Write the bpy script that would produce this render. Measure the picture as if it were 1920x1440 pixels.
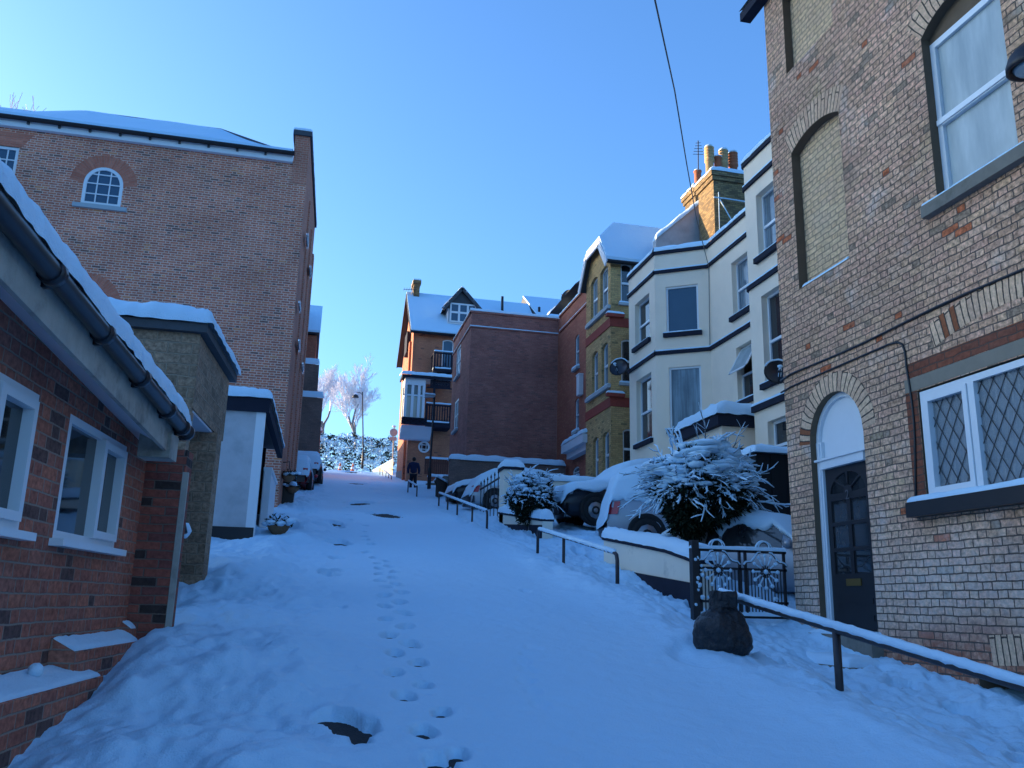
import bpy, bmesh, math, random
import numpy as np
from mathutils import Vector, Matrix, noise
from mathutils.geometry import tessellate_polygon
random.seed(7); RNG = np.random.default_rng(7)
for o in list(bpy.data.objects): bpy.data.objects.remove(o)
S = bpy.context.scene; C = S.collection; R = math.radians

# ------------------------------------------------------------------ camera
F, CX, CY, CZ = 1640.0, 960.0, 720.0, 1.7
_up = Vector((162, -6560, 1640)).normalized()
_fw = Vector((570-CX, 1120-CY, F)); _fw = (_fw - _up*_fw.dot(_up)).normalized()
_rt = _fw.cross(_up)
if _rt.x < 0: _rt = -_rt
MI = Matrix((_rt, _fw, _up))                       # picture axes (right, down, forward) -> place axes
cam = bpy.data.cameras.new('camera'); co = bpy.data.objects.new('camera', cam); C.objects.link(co)
cam.lens = F/1920*36; cam.sensor_width = 36; cam.clip_start = .05; cam.clip_end = 3000
co.matrix_world = Matrix.Translation((0, 0, CZ)) @ Matrix((MI @ Vector((1, 0, 0)), MI @ Vector((0, -1, 0)), MI @ Vector((0, 0, -1)))).transposed().to_4x4()
S.camera = co
# ------------------------------------------------------------------ sky, sun, exposure
SUN_AZ, SUN_EL = R(-57), R(7.5)                      # azimuth from +Y towards +X
w = bpy.data.worlds.new('World'); S.world = w; w.use_nodes = True
nt = w.node_tree; nt.nodes.clear()
sky = nt.nodes.new('ShaderNodeTexSky'); sky.sky_type = 'NISHITA'; sky.sun_disc = False
sky.sun_elevation = SUN_EL; sky.sun_rotation = SUN_AZ
sky.altitude = 50; sky.air_density = 1.0; sky.dust_density = 2.5; sky.ozone_density = 3.0
tint = nt.nodes.new('ShaderNodeMix'); tint.data_type = 'RGBA'; tint.blend_type = 'MULTIPLY'
tint.inputs['Factor'].default_value = 1; tint.inputs['B'].default_value = (.63, .88, 1.16, 1)
bg = nt.nodes.new('ShaderNodeBackground'); bg.inputs['Strength'].default_value = .15
wo = nt.nodes.new('ShaderNodeOutputWorld')
nt.links.new(sky.outputs[0], tint.inputs['A']); nt.links.new(tint.outputs['Result'], bg.inputs[0]); nt.links.new(bg.outputs[0], wo.inputs[0])
sl = bpy.data.lights.new('sun', 'SUN'); sl.energy = 3.6; sl.angle = R(.5); sl.color = (1, .70, .42)
so = bpy.data.objects.new('sun', sl); C.objects.link(so)
_sd = Vector((math.sin(SUN_AZ)*math.cos(SUN_EL), math.cos(SUN_AZ)*math.cos(SUN_EL), math.sin(SUN_EL)))
so.rotation_euler = _sd.to_track_quat('Z', 'Y').to_euler()
S.view_settings.view_transform = 'Standard'; S.view_settings.look = 'None'
S.view_settings.exposure = 1.9; S.view_settings.gamma = 1; S.view_settings.use_curve_mapping = False

# ------------------------------------------------------------------ measuring helpers
CAM = Vector((0, 0, CZ))
def ray(x, y): return MI @ Vector((x-CX, y-CY, F))
class Fr:
    """a vertical wall plane: u along it, v = height, o = outwards"""
    def __init__(s, O, d, n):
        s.O = Vector((O[0], O[1], 0)); s.d = Vector((d[0], d[1], 0)).normalized(); s.n = Vector((n[0], n[1], 0)).normalized()
    def W(s, u, v, o=0): return s.O + s.d*u + s.n*o + Vector((0, 0, v))
    def px(s, x, y):
        r = ray(x, y); t = (s.O-CAM).dot(s.n)/r.dot(s.n); p = CAM + r*t
        return (p-s.O).dot(s.d), p.z
    def uv(s, *pts): return [s.px(*p) for p in pts]
def FX(X): return Fr((X, 0), (0, 1), (-1, 0))       # faces the street from the right: u = Y
def FY(Y): return Fr((0, Y), (1, 0), (0, -1))       # faces downhill: u = X
def FS(p0, p1, left=True):                          # from near point p0 to far point p1
    d = Vector((p1[0]-p0[0], p1[1]-p0[1])); n = Vector((d.y, -d.x)) if left else Vector((-d.y, d.x))
    return Fr(p0, d, n)
def gbase(Y):
    if Y < 74: return .163*Y
    t = min((Y-74)/10, 1); return .163*74 + .163*10*(t-.56*t*t) - max(Y-84, 0)*.0025
def onG(x, y, off=0):
    r = ray(x, y); t = (off-CZ)/(r.z-.163*r.y); return CAM + r*t
def onY(x, y, Y): r = ray(x, y); return CAM + r*(Y/r.y)
def onX(x, y, X): r = ray(x, y); return CAM + r*(X/r.x)

# ------------------------------------------------------------------ mesh builder
Z = Vector((0, 0, 1)); ORG = {}
class MB:
    def __init__(s): s.v = []; s.f = []; s.uv = {}; s.m = []
    def add(s, vs, fs, mi=0, uvs=None):
        b = len(s.v); s.v += [Vector(p) for p in vs]
        for k, f in enumerate(fs):
            if uvs: s.uv[len(s.f)] = uvs[k]
            s.f.append([b+i for i in f]); s.m.append(mi)
    def quad(s, a, b, c, d, mi=0, uv=None): s.add([a, b, c, d], [(0, 1, 2, 3)], mi, [uv] if uv else None)
    def hexa(s, p, mi=0):                          # 8 points: bottom 0-3, top 4-7
        s.add(p, [(3, 2, 1, 0), (4, 5, 6, 7), (0, 1, 5, 4), (1, 2, 6, 5), (2, 3, 7, 6), (3, 0, 4, 7)], mi)
    def box(s, x0, x1, y0, y1, z0, z1, mi=0):
        s.hexa([(x0,y0,z0),(x1,y0,z0),(x1,y1,z0),(x0,y1,z0),(x0,y0,z1),(x1,y0,z1),(x1,y1,z1),(x0,y1,z1)], mi)
    def fbox(s, fr, u0, u1, v0, v1, o0, o1, mi=0):  # box in a wall's frame
        W = fr.W
        s.hexa([W(u0,v0,o0),W(u1,v0,o0),W(u1,v0,o1),W(u0,v0,o1),W(u0,v1,o0),W(u1,v1,o0),W(u1,v1,o1),W(u0,v1,o1)], mi)
    def prism(s, poly, dv, mi=0):                  # planar polygon extruded by a vector
        n = len(poly); P = [Vector(p) for p in poly]; Q = [p+Vector(dv) for p in P]
        tr = [tuple(t) for t in tessellate_polygon([P])]
        s.add(P+Q, tr+[tuple(i+n for i in reversed(t)) for t in tr]+[(i, (i+1) % n, (i+1) % n+n, i+n) for i in range(n)], mi)
    def beam(s, a, b, w, h, mi=0, up=Z):
        a = Vector(a); b = Vector(b); d = (b-a).normalized(); x = d.cross(up)
        x = x.normalized() if x.length > 1e-4 else Vector((1, 0, 0)); y = x.cross(d)
        x = x*(w/2); y = y*(h/2)
        s.hexa([a-x-y, a+x-y, b+x-y, b-x-y, a-x+y, a+x+y, b+x+y, b-x+y], mi)
    def tube(s, pts, r, n=8, mi=0, sq=1.0, jit=0, cap=True):
        pts = [Vector(p) for p in pts]; k = len(pts); rr = r if isinstance(r, (list, tuple)) else [r]*k
        vs = []; x = None
        for i, p in enumerate(pts):
            d = (pts[min(i+1, k-1)]-pts[max(i-1, 0)]).normalized()
            if x is None:
                x = d.cross(Z if abs(d.z) < .9 else Vector((1, 0, 0))).normalized()
            else: x = (x-d*x.dot(d)).normalized()
            y = x.cross(d)
            for j in range(n):
                a = 2*math.pi*j/n; q = rr[i]*(1+(random.uniform(-jit, jit) if jit else 0))
                vs.append(p+x*(q*math.cos(a))+y*(q*sq*math.sin(a)))
        fs = [(i*n+j, i*n+(j+1) % n, (i+1)*n+(j+1) % n, (i+1)*n+j) for i in range(k-1) for j in range(n)]
        if cap: fs += [tuple(range(n-1, -1, -1)), tuple((k-1)*n+j for j in range(n))]
        s.add(vs, fs, mi)
    def lathe(s, c, prof, n=16, mi=0, axis=Z, fold=0):
        c = Vector(c); ax = Vector(axis).normalized(); x = ax.cross(Vector((0, 1, 0)) if abs(ax.y) < .9 else Vector((1, 0, 0))).normalized(); y = ax.cross(x)
        vs = []
        for (r, h) in prof:
            for j in range(n):
                a = 2*math.pi*j/n; q = r*(1+(fold*math.sin(5*a+h*9) if fold else 0))
                vs.append(c+x*(q*math.cos(a))+y*(q*math.sin(a))+ax*h)
        k = len(prof)
        s.add(vs, [(i*n+j, i*n+(j+1) % n, (i+1)*n+(j+1) % n, (i+1)*n+j) for i in range(k-1) for j in range(n)]+[tuple(range(n-1, -1, -1)), tuple((k-1)*n+j for j in range(n))], mi)
    def blob(s, c, r, mi=0, sub=1, amp=.2, fr=2.0, sq=(1, 1, 1)):
        bm = bmesh.new(); bmesh.ops.create_icosphere(bm, subdivisions=sub, radius=1)
        vs = []; off = Vector(c)*3.1
        for v in bm.verts:
            q = r*(1+amp*noise.noise(v.co*fr+off)); vs.append(Vector(c)+Vector((v.co.x*sq[0], v.co.y*sq[1], v.co.z*sq[2]))*q)
        s.add(vs, [[x.index for x in f.verts] for f in bm.faces], mi); bm.free()
    def snow(s, c00, c10, c11, c01, T, r=None, nx=None, ny=None, amp=.22, fq=2.5, mi=0, up=Z, edges=(1, 1, 1, 1)):
        """a layer of lying snow on a quad (u: c00->c10, v: c00->c01) with rounded edges"""
        c00, c10, c11, c01 = map(Vector, (c00, c10, c11, c01)); r = r or T*.9
        Lu = ((c10-c00).length+(c11-c01).length)/2; Lv = ((c01-c00).length+(c11-c10).length)/2
        def samp(L, n, e0, e1):
            q = min(r, L*.45); a = [q*k for k in (0, .04, .15, .35, .65)] if e0 else [0]; n = n or max(2, min(60, int(L/max(.12, T*.7))))
            m0 = q if e0 else 0; m1 = L-q if e1 else L
            mid = [m0+(m1-m0)*i/n for i in range(n+1)]
            b = [L-x for x in reversed([q*k for k in (0, .04, .15, .35, .65)])] if e1 else []
            if not e0: mid = mid[1:]
            return a+mid+b
        us = samp(Lu, nx, edges[3], edges[1]); vs_ = samp(Lv, ny, edges[0], edges[2]); P = []
        def pr(d, L): q = min(r, L*.45); t = 1-min(d/q, 1) if q > 0 else 0; return math.sqrt(max(0, 1-t*t))
        for vv in vs_:
            for uu in us:
                a = uu/Lu; b = vv/Lv; p = (c00*(1-a)+c10*a)*(1-b)+(c01*(1-a)+c11*a)*b
                e = 1
                if edges[3]: e = min(e, pr(uu, Lu))
                if edges[1]: e = min(e, pr(Lu-uu, Lu))
                if edges[0]: e = min(e, pr(vv, Lv))
                if edges[2]: e = min(e, pr(Lv-vv, Lv))
                n1 = noise.noise(p*fq)*amp+noise.noise(p*fq*5)*amp*.35
                jx = noise.noise_vector(p*fq*3)*T*.12
                P.append(p+Vector(up)*(T*e*(1+n1))+jx*(1 if 0 < a < 1 and 0 < b < 1 else .6))
        nu = len(us); nv = len(vs_)
        s.add(P, [(j*nu+i, j*nu+i+1, (j+1)*nu+i+1, (j+1)*nu+i) for j in range(nv-1) for i in range(nu-1)], mi)
    def build(s, name, mats, parent=None, smooth=False, root=None):
        me = bpy.data.meshes.new(name); o = bpy.data.objects.new(name, me); C.objects.link(o)
        if parent is not None:
            o.parent = parent; org = ORG[parent.name]
        else:
            org = Vector(root) if root is not None else (Vector((sum(v.x for v in s.v)/len(s.v), sum(v.y for v in s.v)/len(s.v), min(v.z for v in s.v))))
            o.location = org
        ORG[o.name] = org
        me.from_pydata([tuple(v-org) for v in s.v], [], s.f)
        ul = me.uv_layers.new(name='UVMap'); me.polygons.foreach_set('material_index', s.m)
        if smooth: me.polygons.foreach_set('use_smooth', [True]*len(s.f))
        me.update()
        for p in me.polygons:
            q = s.uv.get(p.index)
            if q:
                for k, li in enumerate(p.loop_indices): ul.data[li].uv = q[k]
            else:
                n = p.normal; t = None
                if abs(n.z) < .8:
                    t = Vector((-n.y, n.x, 0)).normalized()
                    if abs(t.x) > abs(t.y): t = t if t.x > 0 else -t
                    else: t = t if t.y > 0 else -t
                for li, vi in zip(p.loop_indices, p.vertices):
                    a = s.v[vi]
                    ul.data[li].uv = (a.dot(t), a.z) if t is not None else (a.x, a.y)
        for m in (mats if isinstance(mats, (list, tuple)) else [mats]): me.materials.append(m)
        return o
def tag(o, label, cat, group=None):
    o['label'] = label; o['category'] = cat
    if group: o['group'] = group
    return o
def thing(name, loc, label, cat, group=None):
    o = bpy.data.objects.new(name, None); C.objects.link(o); o.location = loc; o.empty_display_size = .2
    ORG[o.name] = Vector(loc); return tag(o, label, cat, group)

# ------------------------------------------------------------------ materials
class NT:
    def __init__(s, name):
        s.m = bpy.data.materials.new(name); s.m.use_nodes = True; s.t = s.m.node_tree; s.b = s.t.nodes['Principled BSDF']
    def n(s, ty, **k):
        q = s.t.nodes.new(ty)
        for a, b in k.items(): setattr(q, a, b)
        return q
    def l(s, a, b): s.t.links.new(a, b)
    def put(s, sock, v):
        if hasattr(v, 'is_linked') or isinstance(v, bpy.types.NodeSocket): s.l(v, sock)
        else: sock.default_value = v
    def math(s, op, a, b=0.0, c=0.0):
        q = s.n('ShaderNodeMath', operation=op); s.put(q.inputs[0], a); s.put(q.inputs[1], b)
        if len(q.inputs) > 2: s.put(q.inputs[2], c)
        return q.outputs[0]
    def noise(s, vec, scale, detail=3, rough=.55):
        q = s.n('ShaderNodeTexNoise'); q.inputs['Scale'].default_value = scale; q.inputs['Detail'].default_value = detail; q.inputs['Roughness'].default_value = rough
        if vec is not None: s.l(vec, q.inputs['Vector'])
        return q.outputs['Fac']
    def rng(s, v, a, b, c=0.0, d=1.0, smooth=False):
        q = s.n('ShaderNodeMapRange'); q.interpolation_type = 'SMOOTHSTEP' if smooth else 'LINEAR'
        s.put(q.inputs['Value'], v)
        for k, x in zip(('From Min', 'From Max', 'To Min', 'To Max'), (a, b, c, d)): q.inputs[k].default_value = x
        return q.outputs[0]
    def mix(s, f, a, b, mode='MIX'):
        q = s.n('ShaderNodeMix', data_type='RGBA', blend_type=mode)
        for k, v in (('Factor', f), ('A', a), ('B', b)):
            sk = [i for i in q.inputs if i.name == k and (i.type == 'RGBA' or k == 'Factor' and i.type == 'VALUE')][0]
            if isinstance(v, tuple): v = v if len(v) == 4 else v+(1,)
            s.put(sk, v)
        return [o for o in q.outputs if o.type == 'RGBA'][0]
    def ramp(s, f, cols, const=False):
        q = s.n('ShaderNodeValToRGB'); e = q.color_ramp.elements; q.color_ramp.interpolation = 'CONSTANT' if const else 'LINEAR'
        while len(e) < len(cols): e.new(.5)
        for k, c in enumerate(cols):
            e[k].position = k/len(cols) if const else k/(len(cols)-1); e[k].color = tuple(c)+(1,)
        s.l(f, q.inputs[0]); return q.outputs[0]
    def bump(s, h, st, dist=.02):
        q = s.n('ShaderNodeBump'); q.inputs['Strength'].default_value = st; q.inputs['Distance'].default_value = dist
        s.l(h, q.inputs['Height']); s.l(q.outputs[0], s.b.inputs['Normal'])
    def obj(s): return s.n('ShaderNodeTexCoord').outputs['Object']
def uvz(t, uv):
    q = t.n('ShaderNodeSeparateXYZ'); t.l(uv, q.inputs[0]); return q.outputs[1]
def brick(name, cols, mortar, bw=.225, rh=.075, m=.011, flem=False, blot=None, odd=None, bump=.7, warp=.004, tone=.35, zone=None):
    """cols: brick colours, blot: (colour, scale, lo, hi, amount), odd: (colour, share)"""
    t = NT(name); uv = t.n('ShaderNodeUVMap').outputs[0]; sx = t.n('ShaderNodeSeparateXYZ')
    wn = t.n('ShaderNodeTexNoise'); wn.inputs['Scale'].default_value = 6; wn.inputs['Detail'].default_value = 4; t.l(uv, wn.inputs['Vector'])
    wv = t.n('ShaderNodeVectorMath', operation='MULTIPLY_ADD'); t.l(wn.outputs['Color'], wv.inputs[0]); wv.inputs[1].default_value = (warp*4,)*3; t.l(uv, wv.inputs[2])
    t.l(wv.outputs[0], sx.inputs[0]); u, v = sx.outputs[0], sx.outputs[1]
    vr = t.math('DIVIDE', v, rh); row = t.math('FLOOR', vr); fv = t.math('MULTIPLY', t.math('FRACT', vr), rh)
    par = t.math('MULTIPLY', t.math('FRACT', t.math('MULTIPLY', row, .5)), 2)
    sh = t.math('MULTIPLY', par, .5)
    if flem:
        P = bw*1.5+.005; hw = bw*.5
        uu = t.math('ADD', t.math('DIVIDE', u, P), sh); fu = t.math('MULTIPLY', t.math('FRACT', uu), P)
        isS = t.math('GREATER_THAN', fu, hw); col = t.math('ADD', t.math('MULTIPLY', t.math('FLOOR', uu), 2), isS)
        dU = t.math('MINIMUM', t.math('MINIMUM', fu, t.math('ABSOLUTE', t.math('SUBTRACT', fu, hw))), t.math('SUBTRACT', P, fu))
    else:
        uu = t.math('ADD', t.math('DIVIDE', u, bw), sh); fu = t.math('MULTIPLY', t.math('FRACT', uu), bw); col = t.math('FLOOR', uu)
        dU = t.math('MINIMUM', fu, t.math('SUBTRACT', bw, fu))
    dV = t.math('MINIMUM', fv, t.math('SUBTRACT', rh, fv)); d = t.math('MINIMUM', dU, dV)
    n2 = t.noise(uv, 60, 3); d = t.math('ADD', d, t.math('MULTIPLY', t.math('SUBTRACT', n2, .5), m*.9))
    mask = t.rng(d, m*.35, m*.75, smooth=True)
    cv = t.n('ShaderNodeCombineXYZ'); t.l(col, cv.inputs[0]); t.l(row, cv.inputs[1])
    wh = t.n('ShaderNodeTexWhiteNoise', noise_dimensions='2D'); t.l(cv.outputs[0], wh.inputs['Vector'])
    c = t.ramp(wh.outputs['Value'], cols)
    if odd:
        for k, (oc, share) in enumerate(odd):
            w2 = t.n('ShaderNodeTexWhiteNoise', noise_dimensions='3D'); cz = t.n('ShaderNodeCombineXYZ'); t.l(col, cz.inputs[0]); t.l(row, cz.inputs[1]); cz.inputs[2].default_value = 3.3+k
            t.l(cz.outputs[0], w2.inputs['Vector']); c = t.mix(t.math('LESS_THAN', w2.outputs['Value'], share), c, oc)
    n3 = t.noise(uv, 22, 4, .6); g = t.rng(n3, .3, .75, 1-tone, 1+tone*.5)
    gc = t.n('ShaderNodeCombineXYZ'); [t.l(g, gc.inputs[i]) for i in range(3)]
    c = t.mix(1.0, c, gc.outputs[0], 'MULTIPLY')
    nb = t.noise(uv, .7, 4, .6); gb = t.rng(nb, .3, .7, .78, 1.12); gc2 = t.n('ShaderNodeCombineXYZ'); [t.l(gb, gc2.inputs[i]) for i in range(3)]
    if blot:
        for (bc, sc, lo, hi, am) in blot: c = t.mix(t.rng(t.noise(uv, sc, 6, .65), lo, hi, 0, am), c, bc)
    if zone:
        for (zc, z0, z1, fd, am, sc) in zone:
            zn = t.noise(uv, sc, 5, .65); vv = t.math('ADD', uvz(t, uv), t.math('MULTIPLY', t.math('SUBTRACT', zn, .5), 1.1))
            mk = t.math('MULTIPLY', t.rng(vv, z0-fd, z0+fd, 0, am, True), t.rng(vv, z1-fd, z1+fd, 1, 0, True)); c = t.mix(t.math('MULTIPLY', mk, t.rng(t.noise(uv, 14, 4, .6), .3, .6, .35, 1)), c, zc)
    mc = t.mix(n3, mortar, tuple(x*.6 for x in mortar))
    c = t.mix(mask, mc, c); c = t.mix(1.0, c, gc2.outputs[0], 'MULTIPLY')
    t.l(c, t.b.inputs['Base Color']); t.b.inputs['Roughness'].default_value = .9; t.b.inputs['Specular IOR Level'].default_value = .2
    h = t.math('ADD', mask, t.math('MULTIPLY', n3, .7)); t.bump(h, bump, .012)
    return t.m
def plain(name, col, rough=.7, var=.15, sc=6, bump=0, metal=0, spec=.4, blot=None, bsc=None, bd=.01):
    t = NT(name); o = t.obj(); nz = t.noise(o, sc, 5, .6)
    lo = tuple(max(0, x*(1-var)) for x in col); hi = tuple(min(1, x*(1+var)) for x in col)
    c = t.mix(nz, lo, hi)
    if blot:
        for (bc, s2, a, b, am) in blot: c = t.mix(t.rng(t.noise(o, s2, 6, .65), a, b, 0, am), c, bc)
    t.l(c, t.b.inputs['Base Color']); t.b.inputs['Roughness'].default_value = rough; t.b.inputs['Metallic'].default_value = metal; t.b.inputs['Specular IOR Level'].default_value = spec
    if bump: t.bump(t.noise(o, bsc or sc*4, 5, .65), bump, bd)
    return t.m
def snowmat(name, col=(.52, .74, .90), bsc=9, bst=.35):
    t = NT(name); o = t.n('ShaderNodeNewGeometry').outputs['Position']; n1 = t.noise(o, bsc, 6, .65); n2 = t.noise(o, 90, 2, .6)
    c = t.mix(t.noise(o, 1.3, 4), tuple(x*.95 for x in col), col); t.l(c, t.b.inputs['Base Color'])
    t.b.inputs['Roughness'].default_value = .6; t.b.inputs['Specular IOR Level'].default_value = .25
    n4 = t.noise(o, 30, 4, .7); t.bump(t.math('ADD', t.math('ADD', n1, t.math('MULTIPLY', n2, .35)), t.math('MULTIPLY', n4, .6)), bst, .03); return t.m
def glass(name, col=(.012, .016, .02), rough=.04, var=.2, spec=.7, bl=None):
    m = plain(name, col, rough, var, 2.0, spec=spec, blot=bl); return m
M = {}
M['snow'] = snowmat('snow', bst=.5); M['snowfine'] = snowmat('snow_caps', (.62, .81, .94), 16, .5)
M['tan'] = brick('tan_brick', [(.70,.395,.245),(.82,.475,.30),(.88,.53,.345),(.82,.45,.30),(.74,.42,.275),(.85,.51,.31)], (.20,.15,.12), .232, .077, .0105, True, blot=[((.80,.70,.62), 1.7, .56, .74, .5), ((.30,.19,.13), 1.1, .55, .74, .65), ((.60,.47,.22), .8, .58, .74, .4)], odd=[((.62,.18,.08), .016), ((.42,.28,.19), .03)], bump=1.1, warp=.007, tone=.7, zone=[((.78,.70,.64), 1.5, 2.3, .45, .5, 1.3), ((.36,.11,.06), .4, 1.45, .3, .95, 1.0)])
M['tan_pale'] = brick('pale_infill_brick', [(.84,.54,.31),(.88,.60,.35),(.82,.53,.33)], (.34,.24,.17), .232, .077, .010, True, blot=[((.56,.42,.28), 2.2, .5, .7, .55)], bump=.8, warp=.009, tone=.45)
M['tan_low'] = brick('whitened_brick', [(.40,.29,.22),(.46,.36,.29),(.43,.32,.25),(.36,.25,.18)], (.13,.10,.085), .232, .077, .012, blot=[((.52,.48,.45), 1.6, .48, .66, .6), ((.24,.085,.045), .9, .56, .66, .8)], odd=[((.33,.10,.045), .05)], bump=1.0, warp=.010, tone=.5)
M['redold'] = brick('old_red_brick', [(.30,.095,.05),(.26,.085,.05),(.22,.08,.05)], (.14,.09,.07), .232, .077, .011, blot=[((.14,.07,.05), 2.0, .5, .7, .6)], warp=.01)
M['left'] = brick('brown_flemish_brick', [(.52,.155,.10),(.66,.19,.115),(.76,.235,.135),(.60,.18,.115),(.82,.27,.15),(.44,.15,.11)], (.90,.60,.47), .225, .07, .018, True, odd=[((.80,.30,.14), .03), ((.28,.12,.09), .07)], bump=.5, warp=.004, tone=.4, blot=[((.30,.15,.10), .5, .52, .78, .6), ((.80,.62,.52), .9, .60, .8, .3)])
M['leftside'] = brick('brown_brick_side', [(0.525,0.184,0.120),(0.600,0.218,0.144),(0.562,0.196,0.132)], (0.660,0.432,0.324), .225, .07, .011, True, bump=.4)
M['rub'] = brick('red_rubbed_arch', [(0.630,0.200,0.126),(0.540,0.160,0.099),(0.675,0.240,0.153)], (0.504,0.300,0.224), .30, .055, .006, bump=.3, tone=.2)
M['bung'] = brick('dark_red_brick', [(.52,.165,.10),(.43,.145,.10),(.58,.19,.115),(.46,.175,.125)], (.40,.29,.23), .26, .089, .011, True, odd=[((.17,.09,.075), .10)], bump=.6, blot=[((.20,.10,.075), .9, .5, .75, .5)], tone=.5)
M['pierb'] = brick('red_pier_brick', [(0.384,0.112,0.076),(0.320,0.096,0.068),(0.240,0.080,0.065)], (0.210,0.154,0.128), .225, .077, .010, odd=[((.07,.045,.04), .12)], bump=.6)
M['stone'] = brick('mossy_buff_brick', [(.36,.235,.155),(.46,.30,.20),(.30,.20,.135)], (.42,.31,.22), .25, .122, .014, blot=[((.13,.09,.06), 1.6, .5, .75, .7)], bump=.9, warp=.012, tone=.55)
M['annex'] = brick('plum_brick', [(.44,.175,.145),(.37,.15,.125),(.50,.205,.165),(.41,.17,.14)], (.38,.235,.19), .225, .075, .010, bump=.4, tone=.35, odd=[((.32,.15,.13), .08)], blot=[((.24,.11,.09), .45, .5, .75, .5), ((.50,.30,.24), 1.2, .6, .8, .35)])
M['redh'] = brick('red_brick', [(.52,.155,.10),(.45,.135,.09),(.56,.20,.12)], (.34,.19,.14), .225, .075, .009, bump=.4, blot=[((.26,.09,.06), .7, .5, .75, .5)])
M['yel'] = brick('yellow_stock_brick', [(0.630,0.378,0.154),(0.700,0.431,0.185),(0.542,0.319,0.139),(0.595,0.349,0.154)], (0.386,0.286,0.151), .225, .075, .010, blot=[((.12,.09,.05), 1.2, .55, .75, .55)], odd=[((.30,.21,.10), .06)], bump=.5)
M['band'] = plain('red_band', (.30,.055,.038), .9, .3, 8, .3)
M['orange'] = brick('orange_brick', [(.52,.20,.12),(.58,.23,.13),(.48,.18,.11)], (.40,.20,.13), .225, .075, .008, bump=.3, odd=[((.26,.12,.09), .03)])
M['stackb'] = brick('grey_brown_brick', [(0.224,0.150,0.128),(0.266,0.173,0.144),(0.196,0.135,0.120)], (0.196,0.150,0.136), .225, .075, .01, bump=.4)
M['chim'] = brick('chimney_stock_brick', [(0.308,0.210,0.105),(0.378,0.266,0.133),(0.224,0.161,0.091),(0.182,0.133,0.084)], (0.168,0.133,0.084), .225, .075, .012, bump=.8)
M['cream'] = plain('cream_render', (.97,.76,.58), .9, .07, 1.2, .35, bsc=40, blot=[((.76,.62,.47), .8, .5, .8, .5), ((.62,.53,.42), 2.6, .62, .85, .35)])
M['wall_cream'] = plain('cream_wall_paint', (.78,.70,.58), .9, .08, 2, .3, bsc=30, blot=[((.20,.19,.15), 1.5, .62, .8, .6)])
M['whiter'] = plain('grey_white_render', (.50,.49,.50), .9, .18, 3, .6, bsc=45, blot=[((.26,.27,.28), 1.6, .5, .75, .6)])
M['white'] = plain('white_paint', (.72,.74,.76), .45, .05, 5)
M['whitewall'] = plain('white_plaster', (.66,.68,.72), .9, .08, 2, .2)
M['upvc'] = plain('white_plastic', (.75,.77,.79), .3, .04, 5, spec=.5)
M['black'] = plain('black_paint', (.012,.013,.017), .42, .3, 6, spec=.5)
M['navy'] = plain('navy_trim', (.020,.022,.036), .8, .3, 4, spec=.15)
M['iron'] = plain('wrought_iron', (.012,.012,.016), .5, .3, 8, .2, spec=.5)
M['steel'] = plain('galvanised_rail', (.045,.04,.045), .5, .35, 9, .3, metal=.3, blot=[((.10,.05,.035), 6, .6, .75, .5)])
M['soffit'] = plain('white_soffit', (.70,.68,.72), .7, .06, 3)
M['fascia'] = plain('weathered_concrete', (.40,.37,.32), .9, .35, 5, .6, blot=[((.10,.095,.08), 2.4, .5, .7, .75)])
M['gutter'] = plain('black_gutter', (.014,.014,.018), .35, .3, 5, spec=.5)
M['stonesill'] = plain('stone_sill', (.20,.18,.15), .9, .25, 6, .5, blot=[((.08,.08,.06), 5, .5, .7, .6)])
M['sillpale'] = plain('pale_stone', (.38,.42,.44), .85, .1, 5, .2)
M['lint'] = plain('concrete_lintel', (.24,.205,.16), .9, .15, 6, .4)
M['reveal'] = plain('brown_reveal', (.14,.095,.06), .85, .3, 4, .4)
M['glass'] = None; M['glassblue'] = glass('blue_blind_glass', (.035,.085,.14), .10, .1, .5)
def drape(name, a, b, rough, sx=9, sz=.8, spec=.5):
    t = NT(name); mp = t.n('ShaderNodeMapping'); mp.inputs['Scale'].default_value = (sx, sx, sz); t.l(t.obj(), mp.inputs[0])
    n1 = t.noise(mp.outputs[0], 1.0, 4, .6); n2 = t.noise(t.obj(), 1.1, 4, .6); c = t.mix(t.rng(n1, .32, .68), a, b); c = t.mix(t.rng(n2, .45, .72, 0, .7), c, a)
    t.l(c, t.b.inputs['Base Color']); t.b.inputs['Roughness'].default_value = rough; t.b.inputs['Specular IOR Level'].default_value = spec; return t.m
M['frost'] = drape('frosted_glass', (.27,.33,.35), (.46,.52,.52), .30, 5, .9)
M['net'] = drape('net_curtain_glass', (.06,.09,.12), (.24,.32,.37), .06, 8, .5); M['blind'] = plain('cream_blind_glass', (.52,.48,.38), .2, .06, 2, spec=.5)
M['glass'] = drape('window_glass', (.008,.010,.013), (.045,.05,.055), .04, 3, 1.2, .8)
M['lead'] = plain('lead_cames', (.03,.032,.036), .6, .2, 5)
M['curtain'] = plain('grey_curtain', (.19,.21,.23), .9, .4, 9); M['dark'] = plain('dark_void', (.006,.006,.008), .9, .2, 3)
M['slate'] = plain('slate_roof', (.06,.065,.075), .7, .3, 5, .4)
M['timber'] = plain('dark_timber', (.04,.028,.022), .8, .35, 6, .4); M['redfence'] = plain('red_timber', (.12,.045,.035), .8, .3, 6, .3)
M['greyfence'] = plain('grey_panel', (.16,.17,.18), .8, .15, 4, .2); M['creamfence'] = plain('cream_fence', (.50,.43,.30), .85, .15, 3, .2)
M['terra'] = plain('terracotta', (.36,.12,.06), .8, .25, 8, .3); M['buffpot'] = plain('buff_clay', (.44,.30,.15), .8, .25, 8, .3); M['wicker'] = plain('wicker', (.20,.11,.06), .9, .4, 30, .8)
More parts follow.
